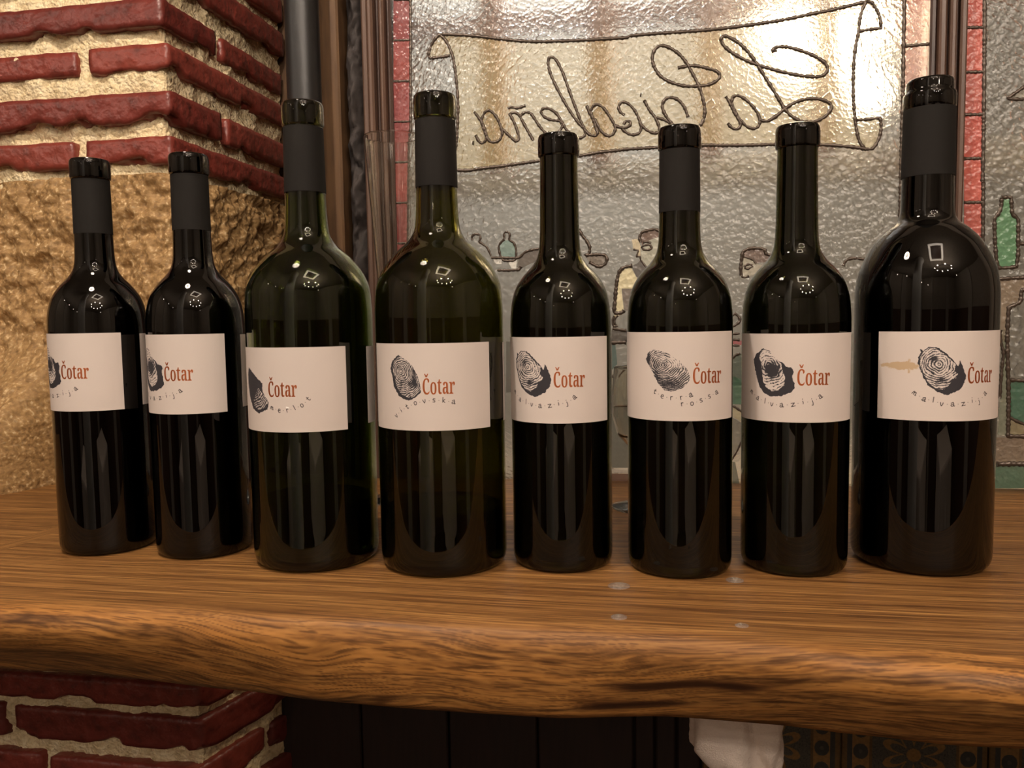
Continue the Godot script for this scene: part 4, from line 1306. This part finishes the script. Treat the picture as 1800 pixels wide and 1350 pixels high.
func lettering(r: float, width: float, cap: float, lift: float) -> ArrayMesh:
	# the foil word, bold slab letters drawn narrow, laid on the cylinder; x from 0 to width, y from the base line
	var f := SystemFont.new()
	f.font_names = PackedStringArray(["Droid Serif"])
	f.font_weight = 700
	var tm := TextMesh.new()
	tm.text = "Čotar"
	tm.font = f
	tm.font_size = 64
	tm.pixel_size = 0.01
	tm.depth = 0.02
	tm.curve_step = 1.0
	var arr := tm.get_mesh_arrays()
	var vs: PackedVector3Array = arr[Mesh.ARRAY_VERTEX]
	var idx: PackedInt32Array = arr[Mesh.ARRAY_INDEX]
	var lo := Vector3(1e9, 1e9, 1e9)
	var hi := -lo
	for v in vs:
		lo = lo.min(v)
		hi = hi.max(v)
	var st := begin()
	st.set_smooth_group(-1)
	var high := hi.y - lo.y
	for i in idx:
		var v := vs[i]
		var x := (v.x - lo.x) / (hi.x - lo.x) * width
		var y := (v.y - lo.y) / high * cap
		var z := lift + (0.00022 if v.z > (lo.z + hi.z) * 0.5 else 0.00012)
		st.add_vertex(bend(Vector3(x, y, z), r))
	st.generate_normals()
	return st.commit()

func ink_line(im: Image, pts: PackedVector2Array, wide: float, c: Color, strength := 1.0):
	# pts in pixels
	for i in pts.size() - 1:
		var a := pts[i]
		var b := pts[i + 1]
		var lo := a.min(b) - Vector2.ONE * (wide + 1.0)
		var hi := a.max(b) + Vector2.ONE * (wide + 1.0)
		for y in range(maxi(0, int(lo.y)), mini(im.get_height() - 1, int(hi.y)) + 1):
			for x in range(maxi(0, int(lo.x)), mini(im.get_width() - 1, int(hi.x)) + 1):
				var p := Vector2(x, y)
				var d := p.distance_to(Geometry2D.get_closest_point_to_segment(p, a, b))
				var k := clampf(wide * 0.5 - d + 0.5, 0.0, 1.0) * strength
				if k > 0.0:
					im.set_pixel(x, y, im.get_pixel(x, y).lerp(c, k))

func letter(ch: String) -> Array:
	# handwritten small letters as strokes in a box one unit high, base line y = 0, y up
	match ch:
		"m": return [[-0.5, 0.0, -0.4, 0.6, -0.2, 0.65, -0.1, 0.0], [-0.1, 0.4, 0.1, 0.65, 0.25, 0.5, 0.3, 0.0, 0.5, 0.05]]
		"a": return [[-0.35, 0.65, 0.1, 0.85, 0.25, 0.6, 0.3, 0.0], [0.27, 0.45, -0.2, 0.4, -0.4, 0.15, -0.1, 0.0, 0.28, 0.25], [0.3, 0.0, 0.5, 0.08]]
		"l": return [[-0.1, 1.1, 0.1, 0.0]]
		"v": return [[-0.35, 0.7, -0.2, 0.3, 0.0, 0.0, 0.2, 0.35, 0.25, 0.75]]
		"z": return [[-0.4, 0.7, 0.4, 0.7, -0.4, 0.0, 0.5, 0.05]]
		"i": return [[0.0, 0.6, 0.05, 0.3, 0.0, 0.0], [0.0, 1.0, 0.03, 1.05]]
		"j": return [[0.1, 0.7, 0.15, 0.2, 0.0, -0.3, -0.25, -0.25], [0.08, 1.05, 0.12, 1.1]]
		"e": return [[-0.3, 0.35, 0.25, 0.45, 0.15, 0.75, -0.2, 0.7, -0.3, 0.3, 0.0, 0.0, 0.35, 0.1]]
		"r": return [[-0.15, 0.7, -0.1, 0.0], [-0.12, 0.45, 0.05, 0.72, 0.3, 0.68]]
		"o": return [[0.0, 0.75, -0.3, 0.55, -0.28, 0.1, 0.05, 0.0, 0.3, 0.25, 0.28, 0.65, 0.0, 0.75]]
		"t": return [[0.0, 1.0, -0.05, 0.3, 0.1, 0.0, 0.35, 0.1], [-0.3, 0.65, 0.3, 0.7]]
		"s": return [[0.3, 0.7, -0.1, 0.75, -0.25, 0.5, 0.2, 0.3, 0.15, 0.02, -0.3, 0.05]]
		"k": return [[-0.25, 1.1, -0.2, 0.0], [0.3, 0.7, -0.15, 0.35, 0.35, 0.0]]
	return []

const RING_OUT := [0.28, 0.0, 0.08, 0.12, 0.0, 0.25, 0.05, 0.45, 0.12, 0.66, 0.2, 0.83, 0.33, 0.94, 0.45, 1.0, 0.62, 0.99, 0.75, 0.97, 0.92, 0.90, 1.0, 0.83, 0.99, 0.7, 0.95, 0.56, 0.98, 0.46, 0.93, 0.38, 0.82, 0.38, 0.76, 0.30, 0.66, 0.26, 0.54, 0.18, 0.45, 0.05]
const RING_IN := [0.30, 0.02, 0.20, 0.10, 0.17, 0.2, 0.23, 0.28, 0.26, 0.5, 0.27, 0.65, 0.35, 0.8, 0.5, 0.89, 0.65, 0.86, 0.78, 0.75, 0.80, 0.6, 0.74, 0.45, 0.72, 0.32, 0.60, 0.22, 0.46, 0.07]
const SHELL_OUT := [0.05, 0.12, 0.04, 0.04, 0.1, 0.09, 0.2, 0.0, 0.4, 0.02, 0.55, 0.13, 0.7, 0.27, 0.82, 0.41, 0.86, 0.28, 0.9, 0.36, 1.0, 0.6, 0.97, 0.75, 0.85, 0.9, 0.6, 1.0, 0.4, 0.93, 0.2, 0.79, 0.1, 0.6, 0.0, 0.35, 0.01, 0.2]
const SHELL_IN := [0.09, 0.12, 0.2, 0.02, 0.36, 0.03, 0.5, 0.13, 0.65, 0.26, 0.77, 0.36, 0.73, 0.5, 0.81, 0.57, 0.78, 0.64, 0.67, 0.68, 0.66, 0.77, 0.5, 0.89, 0.35, 0.85, 0.2, 0.72, 0.12, 0.58, 0.03, 0.35, 0.04, 0.2]
const OVAL_OUT := [0.30, 0.0, 0.1, 0.12, 0.0, 0.3, 0.08, 0.5, 0.12, 0.7, 0.3, 0.9, 0.5, 0.98, 0.65, 1.0, 0.85, 0.93, 1.0, 0.82, 0.98, 0.65, 0.93, 0.5, 0.85, 0.35, 0.75, 0.22, 0.6, 0.12, 0.4, 0.02]
const OVAL_IN := [0.35, 0.015, 0.16, 0.15, 0.08, 0.3, 0.17, 0.5, 0.23, 0.7, 0.4, 0.87, 0.6, 0.94, 0.8, 0.92, 0.97, 0.8, 0.96, 0.62, 0.91, 0.48, 0.83, 0.32, 0.72, 0.2, 0.5, 0.06]
const THUMB_OUT := [0.05, 0.08, 0.2, 0.0, 0.5, 0.08, 0.75, 0.25, 0.93, 0.45, 1.0, 0.65, 0.95, 0.8, 0.8, 0.93, 0.6, 1.0, 0.45, 0.97, 0.3, 0.8, 0.15, 0.5, 0.0, 0.25]
const HALF_OUT := [0.0, 0.2, 0.08, 0.03, 0.2, 0.06, 0.5, 0.2, 0.8, 0.35, 0.78, 0.5, 0.86, 0.62, 1.0, 0.75, 0.95, 0.9, 0.6, 1.0, 0.3, 0.9, 0.1, 0.65, 0.0, 0.4]
const HALF_IN := [0.62, 0.45, 0.86, 0.62, 0.97, 0.75, 0.88, 0.86, 0.6, 0.93, 0.38, 0.84, 0.36, 0.7]

func print_mark(im: Image, px: float, box_mm: Array, outline: Array, hollow: Array, blobs: Array, ridges: float, tone: float, seed_at: int):
	# an inked finger mark: solid rim, ridged middle, darker smudges
	var out := pairs(outline)
	var ins := pairs(hollow)
	var ink := Color8(38, 36, 42)
	var n := noise(5.0, seed_at, 3)
	var speck := noise(26.0, seed_at + 1, 2)
	var x0 := int(box_mm[0] * px)
	var x1 := int(box_mm[1] * px)
	var y0 := int(box_mm[2] * px)
	var y1 := int(box_mm[3] * px)
	for y in range(maxi(0, y0 - 3), mini(im.get_height() - 1, y1 + 3)):
		for x in range(maxi(0, x0 - 3), mini(im.get_width() - 1, x1 + 3)):
			var s := Vector2(float(x - x0) / (x1 - x0), float(y - y0) / (y1 - y0))
			var q := s + Vector2(n.get_noise_2d(s.x * 2, s.y * 2), n.get_noise_2d(s.x * 2 + 7, s.y * 2)) * 0.018
			if not Geometry2D.is_point_in_polygon(q, out):
				continue
			var k := 1.0
			if ins.is_empty() or Geometry2D.is_point_in_polygon(q, ins):
				var d := (s - Vector2(0.42, 0.36)) * Vector2(1.0, 1.15)
				var wave := 0.5 + 0.5 * sin(d.length() * ridges + n.get_noise_2d(s.x * 0.7, s.y * 0.7) * 5.0)
				var want := tone + 0.35 * n.get_noise_2d(s.x * 1.3 + 3, s.y * 1.3)
				for b in blobs:
					var e := Vector2((s.x - b[0]) / b[2], (s.y - b[1]) / b[3])
					want += b[4] * exp(-e.length_squared())
				want += 0.25 * speck.get_noise_2d(s.x, s.y)
				k = clampf((want - wave * 0.75) * 4.0, 0.0, 1.0) if want < 1.0 else 1.0
				k = maxf(k, clampf(want - 0.25, 0.0, 1.0) * 0.5)
			im.set_pixel(x, y, im.get_pixel(x, y).lerp(ink, k * 0.96))

func label_print(spec: Dictionary, index: int) -> StandardMaterial3D:
	var px := 6.0
	var w := 600
	var h := 360
	var im := Image.create(w, h, false, Image.FORMAT_RGB8)
	im.fill(Color8(214, 203, 196))
	var fibre := noise(0.35, 800 + index, 2)
	for y in h:
		for x in w:
			var f := fibre.get_noise_2d(x, y * 1.6) * 0.018
			im.set_pixel(x, y, Color(0.839 + f, 0.796 + f, 0.769 + f))
	if spec.has("stain"):
		# a dried drop of wine
		var sn := noise(0.03, 850, 3)
		for y in range(110, 172):
			for x in range(0, 170):
				var e := Vector2((x - 88) / 78.0, (y - 138) / (22.0 - 9.0 * (1.0 - x / 170.0)))
				var d := e.length() + 0.35 * sn.get_noise_2d(x, y)
				var k := clampf((1.0 - d) * 5.0, 0.0, 1.0)
				if x > 122 and x < 132 and y > 106 and y < 168:
					k = maxf(k, 0.7 + sn.get_noise_2d(x * 2, y))
				im.set_pixel(x, y, im.get_pixel(x, y).lerp(Color8(188, 158, 118), clampf(k, 0.0, 1.0) * 0.75))
	match spec.mark:
		"ring": print_mark(im, px, spec.box, RING_OUT, RING_IN, [[0.52, 0.45, 0.16, 0.17, 1.3], [0.42, 0.41, 0.18, 0.08, 0.5]], 95.0, 0.12, 900 + index)
		"shell": print_mark(im, px, spec.box, SHELL_OUT, SHELL_IN, [[0.32, 0.25, 0.07, 0.07, 0.7], [0.47, 0.69, 0.09, 0.06, 0.9], [0.25, 0.45, 0.2, 0.25, 0.15]], 120.0, 0.27, 900 + index)
		"oval": print_mark(im, px, spec.box, OVAL_OUT, OVAL_IN, [[0.82, 0.32, 0.06, 0.10, 0.6], [0.82, 0.6, 0.06, 0.12, 0.9], [0.66, 0.63, 0.06, 0.05, 0.6], [0.42, 0.62, 0.06, 0.04, 0.4]], 130.0, 0.45, 900 + index)
		"thumb": print_mark(im, px, spec.box, THUMB_OUT, [], [[0.06, 0.22, 0.05, 0.18, 0.8], [0.25, 0.62, 0.12, 0.2, 0.4], [0.55, 0.82, 0.35, 0.14, 0.5], [0.7, 0.25, 0.4, 0.14, -0.35], [0.35, 0.3, 0.2, 0.14, 0.2]], 140.0, 0.42, 900 + index)
		"half": print_mark(im, px, spec.box, HALF_OUT, HALF_IN, [[0.2, 0.45, 0.35, 0.3, 0.8], [0.75, 0.25, 0.25, 0.2, -0.4]], 110.0, 0.5, 900 + index)
	var ink := Color8(62, 54, 54)
	var word: Array = spec.word
	var last := Vector2.INF
	for i in range(0, word.size(), 3):
		var at := Vector2(word[i + 1], word[i + 2]) * px
		var ahead := at
		if i + 3 < word.size():
			ahead = Vector2(word[i + 4], word[i + 5]) * px
		var behind := last if last != Vector2.INF else at
		if behind.x > at.x:
			behind = at
		if ahead.x < at.x:
			ahead = at
		var dir := ahead - behind
		var turn := clampf(atan2(dir.y, dir.x), -0.9, 0.9)
		for s in letter(word[i]):
			var pts := PackedVector2Array()
			for p in pairs(s):
				pts.append(at + Vector2(p.x * 16.5, -(p.y - 0.4) * 19.0).rotated(turn))
			ink_line(im, smooth_line(pts, 3.0), 2.6, ink, 0.95)
		if last != Vector2.INF and absf(at.x - last.x) < 60.0 and at.x > last.x:
			var mid := (at + last) * 0.5
			ink_line(im, PackedVector2Array([mid, mid + Vector2(1.0, 0)]), 2.6, ink, 0.6)
		last = at
	if spec.has("nick"):
		ink_line(im, PackedVector2Array([Vector2(338, 252), Vector2(346, 254)]), 6.0, Color8(252, 250, 246))
	var m := plain(Color.WHITE, 0.75)
	m.albedo_texture = ImageTexture.create_from_image(im)
	return m

func bottles():
	var small := [30.0, 0.0, 34.5, 1.2, 36.4, 4.5, 36.9, 10.0, 36.9, 172.0, 36.6, 182.0, 35.4, 193.0, 32.3, 203.0, 26.8, 211.5, 20.4, 218.5, 16.6, 224.5, 14.9, 232.0, 14.3, 245.0, 13.6, 290.0, 13.6, 295.6]
	var large := [38.0, 0.0, 43.6, 1.6, 46.2, 6.0, 46.8, 13.0, 46.8, 184.0, 46.5, 193.0, 45.2, 206.0, 40.4, 217.5, 31.8, 228.5, 22.4, 237.0, 17.6, 244.0, 15.9, 252.0, 15.0, 270.0, 14.2, 320.0, 14.2, 324.0]
	var wide := [38.0, 0.0, 43.6, 1.6, 46.2, 6.0, 46.8, 13.0, 46.8, 188.0, 46.4, 198.0, 44.4, 210.0, 39.8, 221.0, 34.0, 231.0, 26.6, 239.0, 19.6, 245.0, 17.4, 252.0, 17.0, 270.0, 16.4, 318.0, 16.4, 322.0]
	cache.small_lip = lathe(rim([9.4, 295.8, 13.8, 295.8, 14.8, 296.6, 15.0, 298.0, 15.0, 307.6, 14.7, 310.0, 13.9, 311.3, 12.6, 311.8, 10.8, 311.8, 9.7, 311.0, 9.4, 309.5, 9.4, 295.8]), 64)
	cache.large_lip = lathe(rim([9.6, 324.2, 14.4, 324.2, 15.2, 325.0, 15.4, 327.0, 15.4, 338.0, 15.0, 340.6, 14.2, 341.6, 13.0, 342.0, 11.2, 342.0, 10.0, 341.2, 9.6, 340.0, 9.6, 324.2]), 64)
	cache.wide_lip = lathe(rim([10.4, 322.2, 16.6, 322.2, 17.0, 323.5, 17.0, 331.6, 16.6, 333.2, 15.8, 334.2, 15.4, 336.0, 15.4, 340.0, 15.0, 341.6, 14.0, 342.5, 12.0, 342.6, 10.8, 341.8, 10.4, 340.4, 10.4, 322.2]), 64)
	cache.small = lathe(shell(small, 3.2, 16.0), 96)
	cache.large = lathe(shell(large, 3.6, 22.0), 96)
	cache.wide = lathe(shell(wide, 3.6, 22.0), 96)
	var malv := ["m", 16.9, 40.4, "a", 22.6, 44.5, "l", 28.6, 46.4, "v", 33.8, 48.1, "a", 40.4, 48.4, "z", 47.8, 47.7, "i", 54.1, 45.9, "j", 60.1, 45.9, "a", 65.6, 42.4]
	var rows := [
		{"at": Vector2(-0.4485, 0.3098), "glass": "glass_brown", "right": 61.3, "top": 174.6, "mark": "ring", "box": [22, 53, 10, 42.5], "text": 53.9, "word": malv, "cap": true, "label": "dark standard wine bottle standing at the far end of the row before the stone block"},
		{"at": Vector2(-0.3629, 0.3087), "glass": "glass_brown", "right": 63.9, "top": 172.8, "mark": "ring", "box": [22, 52.5, 10, 43], "text": 53.4, "word": malv, "cap": true, "label": "dark standard wine bottle between the stone block and the green magnum labelled merlot"},
		{"at": Vector2(-0.2621, 0.3195), "shape": "large", "glass": "glass_green", "right": 55.1, "top": 162.9, "mark": "half", "box": [15.2, 42, 13.5, 47.2], "text": 42.2, "word": ["m", 44.9, 42.5, "e", 50.7, 44.4, "r", 56.8, 44.3, "l", 62.1, 42.7, "o", 67.3, 40.8, "t", 71.9, 36.5], "cap": true, "nick": true, "wine": 48.0, "label": "green glass magnum bottle labelled merlot, in front of the black pole"},
		{"at": Vector2(-0.1614, 0.3173), "shape": "large", "glass": "glass_olive", "right": 61.8, "top": 164.7, "mark": "oval", "box": [23, 48, 8, 39], "text": 49.5, "word": ["v", 27.8, 50.1, "i", 32.2, 46.3, "t", 37.4, 43.7, "o", 43.8, 40.8, "v", 50.3, 39.4, "s", 57.0, 38.9, "k", 63.6, 39.2, "a", 70.4, 40.4], "cap": true, "wine": 44.0, "label": "olive glass magnum bottle labelled vitovska, in front of the tall flute"},
		{"at": Vector2(-0.0737, 0.3035), "glass": "glass_dark", "right": 68.7, "top": 167.4, "mark": "shell", "box": [22, 53.5, 9.4, 41.7], "text": 55.1, "word": ["m", 20.0, 39.0, "a", 26.6, 44.3, "l", 32.9, 45.7, "v", 38.2, 47.2, "a", 44.9, 47.9, "z", 52.0, 47.5, "i", 58.2, 45.9, "j", 63.9, 45.8, "a", 69.4, 41.8], "label": "standard bottle without a capsule, its label with a pale oval print"},
		{"at": Vector2(0.0117, 0.3055), "glass": "glass_dark", "right": 71.5, "top": 169.9, "mark": "thumb", "box": [29.3, 60.2, 11.7, 40.1], "text": 62.1, "word": ["t", 36.2, 40.3, "e", 41.6, 43.3, "r", 47.7, 44.3, "r", 54.2, 44.1, "a", 60.6, 42.3, "r", 54.8, 48.4, "o", 61.4, 48.0, "s", 67.7, 46.0, "s", 73.9, 43.6, "a", 79.9, 41.2], "cap": true, "label": "standard bottle labelled terra rossa with a dark ridged thumb print"},
		{"at": Vector2(0.0929, 0.2907), "glass": "glass_moss", "right": 70.6, "top": 167.6, "mark": "ring", "box": [18.5, 48.8, 10, 42.9], "text": 50.4, "word": malv, "label": "standard bottle without a capsule, its label with a thick black ring print"},
		{"at": Vector2(0.1846, 0.2687), "shape": "wide", "glass": "glass_brown", "right": 69.6, "top": 167.7, "mark": "shell", "box": [26.5, 56.6, 10.2, 42.5], "text": 57.9, "word": ["m", 25.1, 41.3, "a", 30.6, 45.3, "l", 36.1, 45.9, "v", 41.3, 48.4, "a", 48.1, 48.6, "z", 55.1, 48.3, "i", 61.5, 46.4, "j", 67.1, 47.2, "a", 72.8, 42.1], "cap": true, "stain": true, "label": "dark wide-necked magnum bottle with a brown stain on its label"}]
	var i := 0
	for s in rows:
		var shape: String = s.get("shape", "small")
		var r := 0.0369 if shape == "small" else 0.0468
		var mid: float = deg_to_rad(s.right) - 0.05 / r
		var t := thing("wine_bottle", s.label, "wine bottle", Vector3(s.at.x, TOP + 0.0002, s.at.y), mid, "opened wine bottles lined up on the counter")
		obj("bottle_glass", cache[shape], M[s.glass], t)
		obj("lip", cache[shape + "_lip"], M.glass_brown if not s.has("wine") else M.glass_dark, t)
		var top: float = s.top * 0.001
		var lab := obj("label", patch(r, -0.05, 0.05, top - 0.060, top, 0.00008), null, t)
		lab.mesh.surface_set_material(0, label_print(s, i))
		lab.mesh.surface_set_material(1, M.paper)
		obj("foil_lettering", lettering(r, 0.0222, 0.0143, 0.00002), M.foil, lab).rotation.y = (s.text * 0.001 - 0.05) / r
		lab.get_child(0).position.y = top - 0.0350
		var gap := deg_to_rad(27.0)
		var back := obj("back_label", patch(r, -0.026, 0.026, top - 0.058, top - 0.001, 0.00008), M.paper, t)
		back.rotation.y = 0.05 / r + gap + 0.026 / r
		if s.get("cap", false):
			var lo := 0.2530
			var hi := 0.2955
			var ra := 0.01435
			var rb := 0.01400
			if shape == "large":
				lo = 0.2760
				hi = 0.3232
				ra = 0.01530
				rb = 0.01465
			elif shape == "wide":
				lo = 0.2753
				hi = 0.3222
				ra = 0.01745
				rb = 0.01690
			var prof := PackedVector2Array([Vector2(ra - 0.0003, lo), Vector2(ra, lo), Vector2(lerpf(ra, rb, 0.5), (lo + hi) * 0.5), Vector2(rb, hi), Vector2(rb - 0.0003, hi), Vector2(lerpf(ra, rb, 0.5) - 0.0003, (lo + hi) * 0.5), Vector2(ra - 0.0003, lo)])
			obj("capsule", lathe(prof, 64), M.capsule, t)
		if s.has("wine"):
			var y: float = s.wine * 0.001
			obj("wine", lathe(PackedVector2Array([Vector2(0.0, 0.0275), Vector2(0.018, 0.0235), Vector2(0.0352, 0.0125), Vector2(0.0415, 0.0125), Vector2(0.0428, 0.016), Vector2(0.0428, y), Vector2(0.0418, y - 0.0012), Vector2(0.0, y - 0.0012)]), 64), M.wine, t)
		i += 1

# ------------------------------------------------------------------ glasses and the pole
func glasses():
	# a tall flute with a flared rim, walls one millimetre and a half thick
	var flute := [[0.030, 0.0], [0.0315, 0.001], [0.0305, 0.0025], [0.012, 0.005], [0.0048, 0.010], [0.0040, 0.03], [0.0042, 0.11], [0.0070, 0.128], [0.0125, 0.155], [0.0170, 0.20], [0.0212, 0.26], [0.0252, 0.32], [0.0279, 0.3595], [0.0276, 0.3602], [0.0271, 0.3595], [0.0243, 0.32], [0.0202, 0.26], [0.0159, 0.20], [0.0112, 0.157], [0.0050, 0.135], [0.0, 0.131]]
	var t := thing("champagne_flute", "tall clear champagne flute standing behind the vitovska magnum", "glass", Vector3(-0.2594, TOP + 0.0002, 0.12), 0.0, "empty glasses behind the bottles")
	obj("bowl", lathe(round_profile(flute, true), 64), M.clear, t)
	var wine := [[0.0270, 0.0], [0.0282, 0.001], [0.0276, 0.0025], [0.014, 0.006], [0.0055, 0.012], [0.0042, 0.02], [0.0045, 0.045], [0.010, 0.056], [0.0225, 0.070], [0.0275, 0.088], [0.0278, 0.105], [0.0255, 0.1335], [0.0252, 0.1342], [0.0246, 0.1335], [0.0268, 0.105], [0.0265, 0.088], [0.0215, 0.0715], [0.009, 0.0585], [0.0, 0.057]]
	var u := thing("wine_glass", "small clear stemmed glass standing behind the terra rossa bottle", "glass", Vector3(-0.0198, TOP + 0.0002, 0.128), 0.0, "empty glasses behind the bottles")
	obj("bowl", lathe(round_profile(wine, true), 64), M.clear, u)

func round_profile(list: Array, from_axis: bool) -> PackedVector2Array:
	var p := PackedVector2Array()
	if from_axis:
		p.append(Vector2(0.0, list[0][1]))
	for q in list:
		p.append(Vector2(q[0], q[1]))
	return guarded(p, 0.0012)

func guarded(p: PackedVector2Array, near: float) -> PackedVector2Array:
	# extra rings close to the ends of long straight runs keep their shading straight
	var out := PackedVector2Array()
	for i in p.size():
		out.append(p[i])
		if i < p.size() - 1 and p[i].distance_to(p[i + 1]) > near * 4.0:
			var d := (p[i + 1] - p[i]).normalized() * near
			out.append(p[i] + d)
			out.append(p[i + 1] - d)
	return out

func drops():
	# a few spilled drops on the varnish
	var places := [[Vector2(-0.0292, 0.3585), 0.0075, "largest water drop on the counter in front of the gap beside the terra rossa bottle"], [Vector2(0.0482, 0.3360), 0.0060, "water drop on the counter close to the foot of the terra rossa bottle"], [Vector2(-0.0262, 0.4166), 0.0050, "water drop on the counter nearest to its front edge"], [Vector2(0.0452, 0.4203), 0.0040, "smallest water drop, lying on the counter at the bend of its front edge"]]
	for q in places:
		var p := PackedVector2Array([Vector2(0.0, 0.0), Vector2(q[1], 0.0)])
		for k in range(1, 7):
			p.append(Vector2(q[1] * cos(k * PI / 12.0), 0.0011 * sin(k * PI / 12.0)))
		var d := obj("water_drop", lathe(p, 28), M.water, null, Vector3(q[0].x, TOP + 0.0001, q[0].y))
		tag(d, q[2], "water drop", "water drops spilled on the counter")

func pole():
	var t := thing("black_pole", "round matt black pole rising behind the green merlot magnum", "pole", Vector3(-0.3875, TOP, 0.035))
	obj("shaft", lathe(PackedVector2Array([Vector2(0.0, 0.0005), Vector2(0.0187, 0.0005), Vector2(0.0187, 0.3), Vector2(0.0187, 0.9), Vector2(0.0187, 1.6495), Vector2(0.0, 1.6495)]), 64), M.iron, t)
	obj("foot_collar", lathe(PackedVector2Array([Vector2(0.0, 0.0004), Vector2(0.030, 0.0004), Vector2(0.030, 0.006), Vector2(0.027, 0.010), Vector2(0.0187, 0.012)]), 48), M.iron, t)
